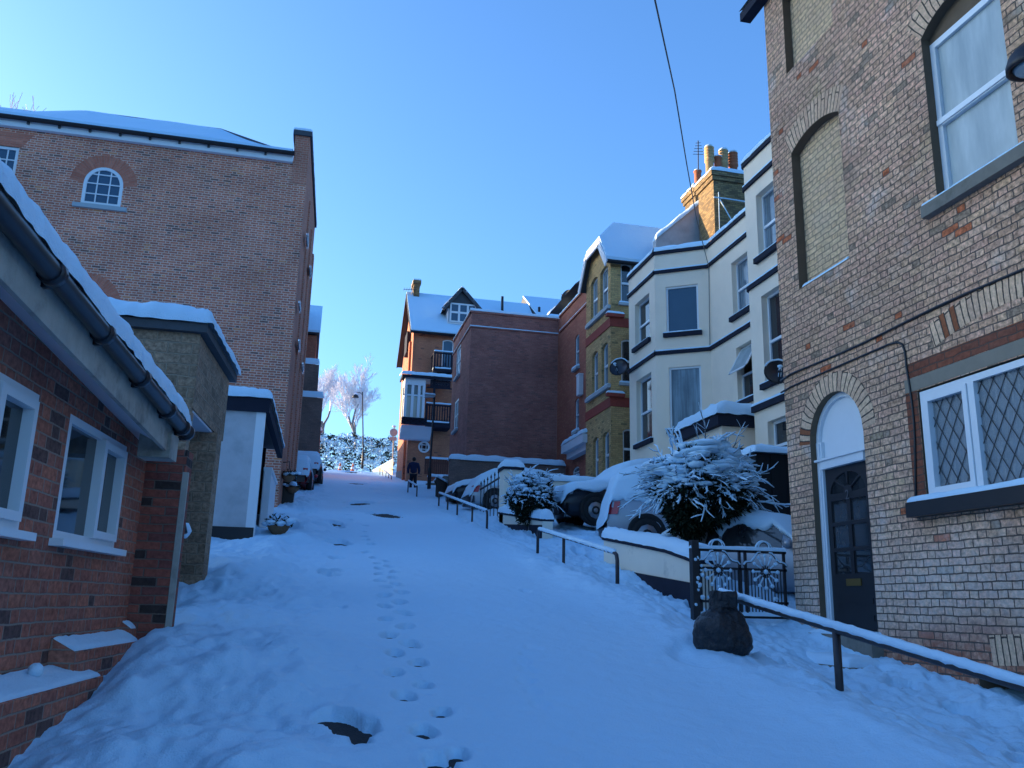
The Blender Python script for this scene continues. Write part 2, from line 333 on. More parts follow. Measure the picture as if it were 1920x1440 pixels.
M['leaf'] = plain('dark_conifer_leaf', (.012,.022,.012), .8, .6, 12, spec=.2); M['twig'] = plain('bare_twig', (.07,.055,.05), .9, .3, 10); M['frosttwig'] = plain('frosted_twig', (.78,.76,.80), .8, .15, 3)
M['bark'] = plain('bark', (.22,.20,.20), .9, .3, 8, .6)
M['bag'] = plain('black_plastic', (.010,.012,.017), .30, .4, 4, .9, bsc=14, spec=.55, bd=.05); M['rubber'] = plain('rubber', (.012,.012,.013), .8, .2, 5)
M['alloy'] = plain('alloy_rim', (.22,.23,.25), .35, .15, 5, metal=.8); M['redlens'] = plain('red_lens', (.40,.02,.03), .2, .2, 4, spec=.6); M['clearlens'] = plain('clear_lens', (.32,.34,.36), .15, .2, 4, spec=.7)
M['asphalt'] = plain('asphalt', (.030,.028,.030), .9, .4, 14, .8, bsc=60)
def paint(n, c, metal=.3): return plain(n, c, .3, .06, 3, metal=metal, spec=.5)
M['p_silver'] = paint('silver_blue_paint', (.30,.33,.38)); M['p_dark'] = paint('dark_paint', (.02,.022,.03)); M['p_red'] = paint('red_paint', (.42,.03,.04), .1)
M['p_blue'] = paint('navy_paint', (.015,.03,.075), .1); M['p_white'] = paint('pale_silver_paint', (.45,.48,.52), .1)
M['skin'] = plain('skin', (.42,.24,.17), .6, .1, 8); M['jacket'] = plain('navy_jacket', (.012,.016,.06), .8, .3, 12, .4); M['trouser'] = plain('dark_trousers', (.010,.011,.020), .85, .3, 12); M['hair'] = plain('dark_hair', (.02,.013,.01), .7, .3, 20)
M['orangecone'] = plain('cone_orange', (.62,.12,.03), .5, .15, 5); M['signgrey'] = plain('sign_back_grey', (.34,.35,.36), .5, .08, 4); M['brass'] = plain('brass', (.25,.17,.06), .4, .2, 6, metal=.8)

# ------------------------------------------------------------------ wall and window builders
def arch(u0, u1, v, rise, n=14):
    """points left -> right over an opening: half ellipse when rise = half width, else a flat segment"""
    c = (u0+u1)/2; h = (u1-u0)/2
    if rise >= h*.7: return [(c-h*math.cos(math.pi*i/n), v+rise*math.sin(math.pi*i/n)) for i in range(n+1)]
    r = (h*h+rise*rise)/(2*rise); a = math.asin(h/r)
    return [(c+r*math.sin(-a+2*a*i/n), v+rise-r+r*math.cos(-a+2*a*i/n)) for i in range(n+1)]
def hole(u0, u1, v0, v1, rise=0):
    return [(u0, v0), (u1, v0)] + (list(reversed(arch(u0, u1, v1-rise, rise))) if rise else [(u1, v1), (u0, v1)])
def sheet(mb, fr, outline, holes=(), reveal=.1, mi=0, rmi=None, o=0):
    loops = [outline]+list(holes); flat = [p for l in loops for p in l]
    tr = tessellate_polygon([[Vector((p[0], p[1], 0)) for p in l] for l in loops])
    P = [fr.W(p[0], p[1], o) for p in flat]; fs = []
    for t in tr:
        a, b, c = [P[i] for i in t]; n = (b-a).cross(c-a)
        if n.length < 1e-9: continue
        fs.append(tuple(t) if n.dot(fr.n) > 0 else tuple(reversed(t)))
    mb.add(P, fs, mi)
    for k, h in enumerate(holes):
        rv = reveal[k] if isinstance(reveal, (list, tuple)) else reveal
        for i in range(len(h)):
            a, b = h[i], h[(i+1) % len(h)]
            mb.quad(fr.W(*a, o), fr.W(*b, o), fr.W(*b, o-rv), fr.W(*a, o-rv), mi if rmi is None else rmi)
def window(par, fr, u0, u1, v0, v1, depth=.1, rise=0, rows=(), cols=(), fw=.055, bar=.03, pane='glass', frame='upvc', sill=None, sillmat='stonesill', so=.06, snow=.05, sash=False, bars=(), label=None, name='window'):
    """frame (the part) with pane, sill and snow_cap children; rows / cols are fractions, sash = a meeting rail stepping outwards"""
    f = MB(); d0 = -depth; d1 = -depth+.05
    top = hole(u0, u1, v0, v1, rise); inn = hole(u0+fw, u1-fw, v0+fw, v1-fw, max(rise-fw*.5, 0) if rise else 0)
    sheet(f, fr, top, [inn], .04, o=d1)
    vt = v1-rise*.0
    def vtop(u):
        if not rise: return v1-fw*.5
        h = (u1-u0)/2; c = (u0+u1)/2; x = min(abs(u-c)/h, 1)
        if rise >= h*.7: return v1-rise+rise*math.sqrt(1-x*x)-fw*.5
        return v1-rise*x*x-fw*.5
    for r in rows:
        vv = v0+(v1-v0)*r; b = bar*(1.6 if sash else 1); ue0, ue1 = u0+fw*.8, u1-fw*.8
        if rise and vv > v1-rise and rise >= (u1-u0)*.35:
            q = math.sqrt(max(0, 1-((vv-(v1-rise))/rise)**2))*(u1-u0)/2; c = (u0+u1)/2; ue0, ue1 = c-q+fw*.5, c+q-fw*.5
        f.fbox(fr, ue0, ue1, vv-b/2, vv+b/2, d0-.0, d1+(.012 if sash else -.008))
    for c in cols:
        uu = u0+(u1-u0)*c; f.fbox(fr, uu-bar/2, uu+bar/2, v0+fw*.6, vtop(uu), d0, d1-.010)
    for (a, b, c, d, wd, out) in bars: f.fbox(fr, a, b, c, d, d0, d1+out)
    o = f.build(name, M[frame], par)
    if label: o['label'] = label
    p = MB(); pts = hole(u0+.01, u1-.01, v0+.01, v1-.01, rise); sheet(p, fr, pts, o=d0+.012); p.build('pane', M[pane], o)
    if sill:
        s = MB(); s.fbox(fr, u0-sill[0], u1+sill[0], v0-sill[1], v0-.002, -depth+.004, so); s.build('sill', M[sillmat], o)
        if snow:
            n = MB(); W = fr.W; a = d1+.004
            n.snow(W(u0-sill[0]*.9, v0, so-.004), W(u1+sill[0]*.9, v0, so-.004), W(u1+sill[0]*.9, v0, a), W(u0-sill[0]*.9, v0, a), snow, snow*.8, edges=(1, 1, 0, 1)); n.build('snow_cap', M['snowfine'], o, True)
    return o
def ring(par, fr, inner, w, mat='rub', o=.004, name='arch', label=None):
    """voussoirs round an arch: bricks radiate"""
    mb = MB(); n = len(inner); out = []
    for i, p in enumerate(inner):
        a = inner[max(i-1, 0)]; b = inner[min(i+1, n-1)]; t = Vector((b[0]-a[0], b[1]-a[1])).normalized(); out.append((p[0]-t.y*w, p[1]+t.x*w))
    s = 0
    for i in range(n-1):
        l = math.dist(inner[i], inner[i+1])*(1+w/2/max(.4, abs(inner[-1][0]-inner[0][0])))
        mb.quad(fr.W(*inner[i], o), fr.W(*inner[i+1], o), fr.W(*out[i+1], o), fr.W(*out[i], o), 0, [(0, s), (0, s+l), (w, s+l), (w, s)])
        s += l
    for q in (0, n-1): mb.quad(fr.W(*inner[q], o), fr.W(*out[q], o), fr.W(*out[q], -.02), fr.W(*inner[q], -.02))
    for i in range(n-1): mb.quad(fr.W(*out[i], o), fr.W(*out[i+1], o), fr.W(*out[i+1], -.02), fr.W(*out[i], -.02))
    r = mb.build(name, M[mat], par)
    if label: r['label'] = label
    return r
def rect(fr, *pts):
    """mean rectangle of four picture corners TL TR BR BL on a wall: u0,u1,v0,v1"""
    q = fr.uv(*pts); us = sorted([(q[0][0]+q[3][0])/2, (q[1][0]+q[2][0])/2]); return us[0], us[1], (q[2][1]+q[3][1])/2, (q[0][1]+q[1][1])/2

# ------------------------------------------------------------------ ground: snow over a road
_lat = RNG.random((64, 64)).astype(np.float64)
def vn(x, y):
    xi = np.floor(x).astype(int); yi = np.floor(y).astype(int); fx = x-xi; fy = y-yi; fx = fx*fx*(3-2*fx); fy = fy*fy*(3-2*fy)
    g = lambda a, b: _lat[a % 64, b % 64]
    return (g(xi, yi)*(1-fx)+g(xi+1, yi)*fx)*(1-fy)+(g(xi, yi+1)*(1-fx)+g(xi+1, yi+1)*fx)*fy
def fbm(x, y, o=4):
    a = .5; r = 0; t = 0
    for k in range(o): r = r+a*vn(x*2**k+k*7.3, y*2**k+k*3.1); t += a; a *= .5
    return r/t-.5
def sst(a, b, x): t = np.clip((x-a)/(b-a), 0, 1); return t*t*(3-2*t)
gb = np.vectorize(gbase)
def gsurf(X, Y, B=None):
    B = gb(Y) if B is None else B
    lft = sst(.9, -.5, X); z = B + lft*(.06+.40*fbm(X*1.3, Y*1.0, 6)+.05*np.sin(X*3.1+Y*1.7)*fbm(X*.7+9, Y*.7)+.10*np.abs(fbm(X*4.2, Y*3.1, 4))+.035*fbm(X*13, Y*11, 3))*sst(75, 30, Y)
    z = z + .10*np.exp(-((X+.75)/.5)**2-((Y-14.3)/2.2)**2) - .22*sst(-1.0, -1.5, X)*sst(11, 9, Y)
    rid = np.exp(-((X-3.75)/.42)**2); z = z + rid*(.07+.16*fbm(X*1.6, Y*.6))*sst(45, 10, Y)
    pav = sst(4.15, 4.6, X)*sst(13.5, 9, Y); z = z - .24*pav*(1-.4*sst(5.6, 6, X)) + sst(3.3, 4.3, X)*sst(40, 20, Y)*(.24*fbm(X*2.4, Y*.9, 5)+.12*np.abs(fbm(X*6, Y*4, 4))+.06*fbm(X*14, Y*11, 3))
    z = z + .16*sst(4.7, 6.2, X)*sst(10.5, 13, Y)
    mid = (1-lft)*(1-sst(3.2, 4, X)); z = z + mid*.06*fbm(X*.9, Y*.35, 3)+.022*fbm(X*9, Y*9, 3)*sst(25, 8, Y)
    return z
def gz(x, y): return float(gsurf(np.array([float(x)]), np.array([float(y)]))[0])
xs = np.concatenate([-np.geomspace(3, 140, 40)[::-1], np.arange(-2.97, 7.5, .024), np.geomspace(7.5, 160, 40)])
ys = np.concatenate([np.linspace(-14, 2.6, 24), 2.8*np.exp(np.arange(0, math.log(88/2.8), .0048)), np.geomspace(89, 420, 40)])
GX, GY = np.meshgrid(xs, ys); GB = np.repeat(gb(ys)[:, None], len(xs), 1); GZ = gsurf(GX, GY, GB)
def dent(x, y, rx, ry, dep, ang=0, rim=.25, jag=0.0):
    dx = GX-x; dy = GY-y; k = (abs(dx) < rx*3+.1) & (abs(dy) < ry*3+.1)
    if not k.any(): return
    c, s = math.cos(ang), math.sin(ang); a = (dx[k]*c+dy[k]*s)/rx; b = (-dx[k]*s+dy[k]*c)/ry
    q = np.sqrt(a*a+b*b)+(jag*(fbm(GX[k]*9+x, GY[k]*7+y, 3)) if jag else 0)
    GZ[k] += -dep*(1-sst(.70, 1.0, q)) + dep*rim*np.exp(-((q-1.25)/.22)**2)
def bare(x, y, rx, ry, ang):
    dx = GX-x; dy = GY-y; k = (abs(dx) < max(rx, ry)*2.2+.1) & (abs(dy) < max(rx, ry)*2.2+.1)
    c, s = math.cos(ang), math.sin(ang); a = (dx[k]*c+dy[k]*s)/rx; b = (-dx[k]*s+dy[k]*c)/ry
    q = np.sqrt(a*a+b*b)+.55*fbm(GX[k]*5+x, GY[k]*4+y, 3)+.25*fbm(GX[k]*21, GY[k]*15, 2)
    f = 1-sst(.52, .98, q); GZ[k] = GZ[k]*(1-f)+(GB[k]-.095)*f
D8 = lambda x, y: (520+x/3.6, 1040+y/3.6)
D7 = lambda x, y: (560+x/4.8, 840+y/4.8)
feet = [D8(*p) for p in [(655,18),(680,57),(690,93),(695,135),(700,187),(735,233),(722,285),(728,350),(735,435),(755,535),(790,660),(790,790),(855,950),(985,1190),(1090,1400),(750,40),(765,77),(790,117),(780,165),(808,213),(838,263),(830,327),(855,393),(868,480),(900,595),(950,720),(985,870),(1110,1055),(1220,1340)]]
feet += [D7(*p) for p in [(400,485),(425,540),(455,605),(460,645),(600,697),(580,750),(585,797),(605,828),(650,867),(615,935),(660,340),(700,370),(640,310)]]
for p in feet:
    q = onG(*p); s = random.uniform(.85, 1.15)
    dent(q.x, q.y, .085*s, .15*s, .066, random.uniform(-.3, .3), .10, .3); dent(q.x, q.y+.03, .05*s, .08*s, .035, 0, 0, .4); dent(q.x+random.uniform(-.04, .04), q.y+.05, .05, .06, .03, 0, .1, .5)
for p in [(1725,633),(1705,678),(1655,720),(1690,775),(1672,843),(1730,915),(1775,1005),(1680,235)]:
    q = onG(*D8(*p)); dent(q.x, q.y, .08, .13, .022, 0, .1, .6)
for i in range(70):
    y = random.uniform(3.2, 20); x = random.uniform(4.4, 5.6); dent(x, y, random.uniform(.08, .14), random.uniform(.13, .22), random.uniform(.04, .09), random.uniform(-.5, .5), .25, .6)
for i in range(60):
    y = random.uniform(28, 72); x = random.uniform(2.6, 4.6)-.01*(y-28); dent(x, y, .13, .22, .05, 0, .2, .5)
for (px_, py_, rx, ry, an) in [(*D8(400,1160), .13, .20, .5), (*D8(470,1195), .13, .22, .5), (*D8(515,1232), .10, .17, .3), (*D8(548,1325), .06, .07, 0), (*D8(318,155), .08, .12, 0), (*D8(405,140), .08, .11, 0), (*D8(372,170), .07, .09, 0), (*D8(395,48), .12, .16, -.4), (*D8(432,375), .04, .07, 0),
        (*D7(345,875), .24, .36, .2), (*D7(390,872), .12, .3, 0), (*D7(322,690), .22, .5, .2), (*D7(345,722), .14, .4, 0), (*D7(560,505), .32, .9, -.25), (*D7(785,610), .46, 1.0, .1), (*D7(675,604), .12, .5, 0), (*D7(480,220), .75, 2.8, 0), (*D7(520,322), .5, 1.3, .1), (*D7(655,287), .25, .8, 0)]:
    q = onG(px_, py_, -.04); bare(q.x, q.y, rx*1.3, ry*1.35, an)
q = onY(1357, 1190, 7.9); dent(q.x-.12, q.y-.25, .55, .65, .07, 0, 0)
def grid_obj(name, X, Y, Zv, mat):
    ny, nx = X.shape; me = bpy.data.meshes.new(name); n = nx*ny
    me.vertices.add(n); me.vertices.foreach_set('co', np.stack([X, Y, Zv], -1).astype(np.float32).ravel())
    i = (np.arange(ny-1)[:, None]*nx+np.arange(nx-1)[None]).ravel(); q = np.stack([i, i+1, i+nx+1, i+nx], 1).astype(np.int32)
    me.loops.add(q.size); me.loops.foreach_set('vertex_index', q.ravel()); me.polygons.add(len(q))
    me.polygons.foreach_set('loop_start', np.arange(0, q.size, 4, dtype=np.int32)); me.polygons.foreach_set('loop_total', np.full(len(q), 4, np.int32))
    me.update(calc_edges=True); me.polygons.foreach_set('use_smooth', np.ones(len(q), bool)); me.materials.append(mat)
    o = bpy.data.objects.new(name, me); C.objects.link(o); o['kind'] = 'structure'; return o
grid_obj('snowy_ground', GX, GY, GZ, M['snow'])
rx = np.linspace(-.7, 3.5, 12); ry = np.linspace(2, 90, 120); RX, RY = np.meshgrid(rx, ry); grid_obj('road', RX, RY, gb(RY)-.062, M['asphalt'])

# ------------------------------------------------------------------ tan brick house on the right
fr = FX(6.0); H = thing('brick_house', (6.0, 6, .8), 'tall weathered tan brick house with a black door and leaded window', 'house')
door = (8.57, 9.66, 1.45, 4.25, .55); lw = (5.5, 7.62, 2.76, 3.92); uw = (5.98, 7.06, 5.76, 7.88, .2); n1 = (8.59, 9.70, 5.77, 7.86, .14); n2 = (8.57, 9.70, 8.95, 10.28, .14)
cel = (4.4, 7.15, .62, 1.22, .06)
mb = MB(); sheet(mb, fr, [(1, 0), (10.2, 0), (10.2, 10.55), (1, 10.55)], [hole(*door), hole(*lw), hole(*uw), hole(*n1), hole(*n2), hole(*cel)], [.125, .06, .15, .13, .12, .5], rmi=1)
sheet(mb, Fr((6, 10.2), (1, 0), (0, 1)), [(0, 0), (7, 0), (7, 12), (3.5, 13.2), (0, 10.55)]); sheet(mb, Fr((6, 1), (1, 0), (0, -1)), [(0, 0), (7, 0), (7, 12), (3.5, 13.2), (0, 10.55)]); sheet(mb, Fr((13, 1), (0, 1), (1, 0)), [(0, 0), (9.2, 0), (9.2, 12), (0, 12)])
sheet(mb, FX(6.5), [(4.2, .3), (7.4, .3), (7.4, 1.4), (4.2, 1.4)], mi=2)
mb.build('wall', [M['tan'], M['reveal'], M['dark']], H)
mb = MB(); sheet(mb, FX(6.13), hole(n1[0]-.01, n1[1]+.01, n1[2]-.01, n1[3]+.01, .14)); mb.build('blind_window_infill', M['tan_pale'], H); mb = MB(); sheet(mb, FX(6.12), hole(n2[0]-.01, n2[1]+.01, n2[2]-.01, n2[3]+.01, .14)); mb.build('blind_window_infill', M['tan_pale'], H)
mb = MB(); W = fr.W; mb.snow(W(n1[0]+.05, n1[2], -.01), W(n1[1]-.05, n1[2], -.01), W(n1[1]-.05, n1[2], -.12), W(n1[0]+.05, n1[2], -.12), .06, .05); mb.build('snow_ledge', M['snowfine'], H, True)
M['sold'] = brick('tan_soldier_course', [(.80,.50,.32),(.86,.56,.36),(.72,.44,.29)], (.11,.085,.07), .5, .078, .012, bump=1, warp=.008, odd=[((.33,.11,.05), .05)])
ring(H, fr, arch(n1[0], n1[1], n1[3]-.14, .14), .32, 'sold'); ring(H, fr, arch(n2[0], n2[1], n2[3]-.14, .14), .22, 'sold')
ring(H, fr, arch(uw[0], uw[1], uw[3]-.2, .2), .32, 'sold'); ring(H, fr, arch(door[0], door[1], door[3]-.55, .55), .24, 'sold')
ring(H, fr, arch(5.35, 7.3, 4.30, .14), .26, 'sold'); ring(H, fr, arch(4.3, 6.95, 1.26, .05), .26, 'sold')
mb = MB(); mb.fbox(fr, 5.35, 7.80, 3.93, 4.07, -.05, .006); mb.build('lintel', M['lint'], H)
mb = MB(); mb.fbox(fr, 7.625, 7.80, 2.76, 3.925, -.05, .004); mb.fbox(fr, 5.4, 7.72, 4.075, 4.23, -.05, .004); mb.build('red_brick_patch', M['redold'], H)
mb = MB(); mb.fbox(fr, 9.35, 10.22, 1.27, 1.46, -.02, .03); mb.build('plinth_block', M['lint'], H)
# leaded window
W_ = window(H, fr, 5.52, 7.60, 2.78, 3.9, .06, fw=.065, cols=(), sill=(.2, .15), sillmat='black', so=.12, snow=.06, pane='curtain', bars=[(6.93, 7.535, 2.845, 2.905, 0, .02), (6.93, 7.535, 3.775, 3.835, 0, .02), (7.475, 7.535, 2.905, 3.775, 0, .02), (6.93, 6.99, 2.905, 3.775, 0, .02), (6.845, 6.925, 2.84, 3.84, 0, .005)])
mb = MB()
for (a, b) in ((6.99, 7.475), (5.585, 6.845)):
    st = .15; v0, v1 = 2.84, 3.84
    for k in range(-12, 26):
        for sg in (1, -1):
            c0 = a+k*st; p = []
            for v in (v0, v1):
                p.append((c0+sg*(v-v0)*.62, v))
            (x0, y0), (x1, y1) = p
            pts = []
            for t in range(41):
                x = x0+(x1-x0)*t/40; y = y0+(y1-y0)*t/40
                if a <= x <= b: pts.append((x, y))
            if len(pts) > 1: mb.beam(W(*pts[0], -.043), W(*pts[-1], -.043), .006, .006)
mb.build('leading', M['lead'], W_)
cu = MB(); pts = []
nn = 160
for k in range(nn+1): pts.append((5.55+2.05*k/nn, .012*math.sin(k*.9)+.012*math.sin(k*.37+1)))
for k in range(nn): cu.quad(W(pts[k][0], 2.8, -.10+pts[k][1]), W(pts[k+1][0], 2.8, -.10+pts[k+1][1]), W(pts[k+1][0], 3.88, -.10+pts[k+1][1]), W(pts[k][0], 3.88, -.10+pts[k][1]))
cu.build('curtain', M['curtain'], W_, True)
for o in list(W_.children):
    if o.name.startswith('pane'): bpy.data.objects.remove(o)
t = NT('clear_glass'); t.b.inputs['Base Color'].default_value = (.5, .56, .6, 1); t.b.inputs['Roughness'].default_value = .02; t.b.inputs['Alpha'].default_value = .35; M['clear'] = t.m
mb = MB(); sheet(mb, fr, [(5.55, 2.8), (7.57, 2.8), (7.57, 3.88), (5.55, 3.88)], o=-.052); mb.build('pane', M['clear'], W_)
# upper window: two frosted sashes
mb = MB(); sheet(mb, FX(6.11), [(5.97, 7.60), (7.07, 7.60), (7.07, 7.9), (5.97, 7.9)]); mb.build('arch_board', M['reveal'], H)
window(H, fr, 5.98, 7.06, 5.78, 7.62, .15, 0, rows=(.48,), fw=.07, bar=.045, pane='frost', sill=(.15, .13), so=.09, snow=.03, sash=True, bars=[(6.0, 7.04, 6.64, 6.70, 0, .03)])
# door
df = FX(6.125); d = MB(); dtop = 3.37; jw = .11
d.fbox(df, door[1]-jw, door[1], 1.5, 3.72, -.02, .045); d.fbox(df, door[0], door[0]+jw, 1.5, 3.72, -.02, .045)
d.fbox(df, door[1]-jw*.75, door[1]-jw*.45, 1.5, 3.7, .045, .06); d.fbox(df, door[0]+jw, door[1]-jw, dtop, dtop+.10, -.02, .075); d.fbox(df, door[0]+.02, door[1]-.02, dtop+.1, dtop+.125, -.02, .10)
sheet(d, df, hole(door[0]+.03, door[1]-.03, dtop+.125, 4.22, .52), o=.0)
oo = arch(door[0], door[1], 3.70, .55); ii = arch(door[0]+.06, door[1]-.06, 3.70, .49)
for i in range(len(oo)-1):
    d.quad(df.W(*ii[i], .04), df.W(*oo[i], .04), df.W(*oo[i+1], .04), df.W(*ii[i+1], .04)); d.quad(df.W(*ii[i], .04), df.W(*ii[i+1], .04), df.W(*ii[i+1], 0), df.W(*ii[i], 0))
dd = d.build('door_surround', M['white'], H)
a, b = door[0]+jw, door[1]-jw; c = (a+b)/2; d = MB(); hs = []
for r in range(3):
    for q in range(2):
        hs.append(hole(a+.09+q*((b-a)/2-.055), a+.09+q*((b-a)/2-.055)+(b-a)/2-.125, 2.12+r*.30, 2.12+r*.30+.255))
fan = []
rr = (b-a)/2-.085
for k in range(4):
    t0, t1 = math.pi*k/4+.06, math.pi*(k+1)/4-.06
    fan.append([(c+.09*math.cos(t0), 3.05+.09*math.sin(t0))]+[(c+rr*math.cos(t0+(t1-t0)*i/4), 3.05+.7*rr*math.sin(t0+(t1-t0)*i/4)) for i in range(5)]+[(c+.09*math.cos(t1), 3.05+.09*math.sin(t1))])
sheet(d, df, [(a, 1.5), (b, 1.5), (b, dtop), (a, dtop)], hs+fan, .02, o=.012)
d.fbox(df, a+.09, b-.09, 1.6, 1.66, .012, .02); d.fbox(df, a+.09, b-.09, 1.78, 1.84, .012, .02)
do = d.build('door', M['black'], H)
mb = MB(); sheet(mb, df, [(a+.05, 2.05), (b-.05, 2.05), (b-.05, 3.34), (a+.05, 3.34)], o=-.006); mb.build('pane', M['glass'], do)
mb = MB(); mb.fbox(df, c-.15, c+.13, 1.98, 2.06, .012, .025); mb.build('letterbox', M['brass'], do)
tc = bpy.data.curves.new('number', 'FONT'); tc.body = '2'; tc.size = .16; tc.extrude = .003; tc.align_x = 'CENTER'
to = bpy.data.objects.new('tmp', tc); C.objects.link(to); dg = bpy.context.evaluated_depsgraph_get(); tm = bpy.data.meshes.new_from_object(to.evaluated_get(dg)); bpy.data.objects.remove(to)
mb = MB(); mb.add([df.W(c-v.co.x, 2.97+v.co.y, .02+v.co.z) for v in tm.vertices], [list(p.vertices) for p in tm.polygons]); nb_ = mb.build('house_number', M['alloy'], do)
mb = MB(); mb.fbox(fr, 8.5, 9.72, .9, 1.44, -.1, .14); mb.fbox(fr, 8.3, 9.95, .5, 1.14, 0, .55); st = mb.build('doorstep', M['stonesill'], H)
mb = MB(); mb.snow(W(8.32, 1.14, .54), W(9.93, 1.14, .54), W(9.93, 1.14, .15), W(8.32, 1.14, .15), .11, .1); mb.snow(W(8.5, 1.44, .13), W(9.7, 1.44, .13), W(9.7, 1.44, -.08), W(8.5, 1.44, -.08), .05, .05); mb.build('snow_cap', M['snowfine'], st, True)
mb = MB(); mb.fbox(fr, 1, 10.62, 10.42, 10.56, .0, .17); mb.build('gutter', M['navy'], H)
mb = MB(); mb.quad((5.8, 1, 10.57), (5.8, 10.6, 10.57), (9.5, 10.6, 13.3), (9.5, 1, 13.3)); mb.quad((9.5, 1, 13.3), (9.5, 10.6, 13.3), (13.2, 10.6, 12), (13.2, 1, 12)); mb.build('roof', M['slate'], H)
def cable(pts, r, label, mat='black'):
    mb = MB(); mb.tube(pts, r, 6); tag(mb.build('cable', M[mat], None, True), label, 'cable')
cable([W(10.25, 4.66, .02)]+[W(u, 4.68+.015*math.sin(u*2), .015) for u in np.arange(10, 3, -.4)], .013, 'upper thin black cable running straight along the tan brick house', 'black')
cable([W(10.25, 4.50, .02)]+[W(u, 4.525, .014) for u in np.arange(10, 7.9, -.4)]+[W(7.84, 4.51, .014), W(7.77, 4.46, .014), W(7.74, 4.38, .014)]+[W(7.735+.04*math.sin(v*3), v, .014) for v in np.arange(4.2, 2.74, -.2)], .012, 'lower black cable that bends down beside the leaded window', 'black')
L_ = thing('wall_lamp', (6, 5.62, 6.72), 'round black hooded lamp on the brick wall by the upper window', 'lamp')
q = onX(1932, 118, 5.62); mb = MB(); mb.tube([(6, q.y, q.z+.25), (5.8, q.y, q.z+.3), (5.62, q.y, q.z+.18)], .018, 8); mb.build('bracket', M['iron'], L_, True)
mb = MB(); mb.lathe(q, [(.03, .16), (.10, .14), (.16, .07), (.19, -.02), (.19, -.06), (.165, -.06), (.15, .0)], 20); mb.build('lamp_hood', M['iron'], L_, True)
mb = MB(); mb.lathe(q+Vector((0, 0, -.04)), [(.14, 0), (.12, -.03), (.06, -.06), (.01, -.07)], 16); mb.build('lamp_glass', M['frost'], L_, True)

# ------------------------------------------------------------------ cream rendered house
H = thing('rendered_house', (10.5, 21, 3.3), 'tall cream rendered terrace house with two bays and dark string courses', 'house')
BX, FXX = 9.9, 11.25; yA0, yA1 = 24.1, 26.4; yB0, yB1 = 14.5, 18.2; cA, cB = 23.15, 19.15; ZP, ZB = 12.40, 3.0; S1, S2, S3 = 11.86, 9.24, 6.26
fa = FX(BX); fc = Fr((BX, yA0), (FXX-BX, cA-yA0), (-(yA0-cA), -(FXX-BX))); ff = FX(FXX); lc = math.hypot(FXX-BX, yA0-cA)
wins = []
def ph(f, far, near, top, bot, depth=.16): pass
def hpx(f, TL, TR, BR, BL): q = rect(f, TL, TR, BR, BL); return q
a1 = hpx(fa, (1191.5, 568), (1216.7, 552), (1219, 634), (1190, 654)); a2 = hpx(fa, (1194, 715), (1220, 697), (1224, 822), (1193, 834))
c1 = hpx(fc, (1249, 536), (1309.5, 534), (1310, 622), (1248.5, 624)); c2 = hpx(fc, (1254, 688), (1315.6, 686), (1316, 803), (1256, 806))
def far(f, TL, BL, w): p = f.uv(TL, BL); return p[0][0]-w, p[0][0], p[1][1], p[0][1]
f1 = far(ff, (1371, 494), (1372, 597), 1.0); f2 = far(ff, (1380, 653), (1384, 756), 1.0)
b1 = far(fa, (1417, 367), (1416, 489), 1.0); b2 = far(fa, (1427, 556), (1429, 723), 1.0); b3 = far(fa, (1438.8, 791), (1441, 880), 1.0)
mb = MB()
sheet(mb, fa, [(yA0, ZB), (yA1, ZB), (yA1, ZP), (yA0, ZP)], [hole(*a1), hole(*a2)], .22)
sheet(mb, fc, [(0, ZB), (lc, ZB), (lc, ZP), (0, ZP)], [hole(*c1), hole(*c2)], .12)
sheet(mb, ff, [(cB, ZB), (cA, ZB), (cA, ZP), (cB, ZP)], [hole(*f1), hole(*f2)], .22)
sheet(mb, fa, [(yB0, ZB), (yB1, ZB), (yB1, ZP), (yB0, ZP)], [hole(*b1), hole(*b2), hole(*b3)], .22)
fb = Fr((BX, yB1), (FXX-BX, cB-yB1), (-(cB-yB1), FXX-BX)); sheet(mb, fb, [(0, ZB), (math.hypot(FXX-BX, cB-yB1), ZB), (math.hypot(FXX-BX, cB-yB1), ZP), (0, ZP)])
fd = Fr((BX, yA1), (FXX-BX, 1), (-1, FXX-BX)); sheet(mb, fd, [(0, ZB), (lc, ZB), (lc, ZP), (0, ZP)])
sheet(mb, FY(yB0), [(BX, ZB), (17, ZB), (17, ZP), (BX, ZP)])
sheet(mb, ff, [(yA1+1, ZB), (29, ZB), (29, ZP), (yA1+1, ZP)])
sheet(mb, Fr((17, yB0), (0, 1), (1, 0)), [(0, ZB), (14.5, ZB), (14.5, ZP), (0, ZP)])
sheet(mb, Fr((FXX, 29), (1, 0), (0, 1)), [(0, ZB), (5.75, ZB), (5.75, ZP), (0, ZP)])
mb.build('wall', M['cream'], H)
foot = [(BX, yB0), (BX, yB1), (FXX, cB), (FXX, cA), (BX, yA0), (BX, yA1), (FXX, yA1+1), (FXX, 29), (17, 29), (17, yB0)]
mb = MB(); mb.prism([(x+(.02 if x < 16 else -.02), y, ZP-.3) for x, y in foot], (0, 0, .05)); mb.build('roof', M['slate'], H)
segs = [(fa, yB0, yB1), (fb, 0, math.hypot(FXX-BX, cB-yB1)), (ff, cB, cA), (fc, 0, lc), (fa, yA0, yA1), (fd, 0, lc)]
def band(z, h, o, sn, segs=segs, mat='navy', name='string_course'):
    mb = MB(); n = MB()
    for f, u0, u1 in segs:
        mb.fbox(f, u0, u1, z-h, z, -.02, o)
        if sn: n.snow(f.W(u0, z, o), f.W(u1, z, o), f.W(u1, z, -.0), f.W(u0, z, -.0), sn, o*.8, ny=3, edges=(1, 0, 0, 0))
    s = mb.build(name, M[mat], H)
    if sn: n.build('snow_cap', M['snowfine'], s, True)
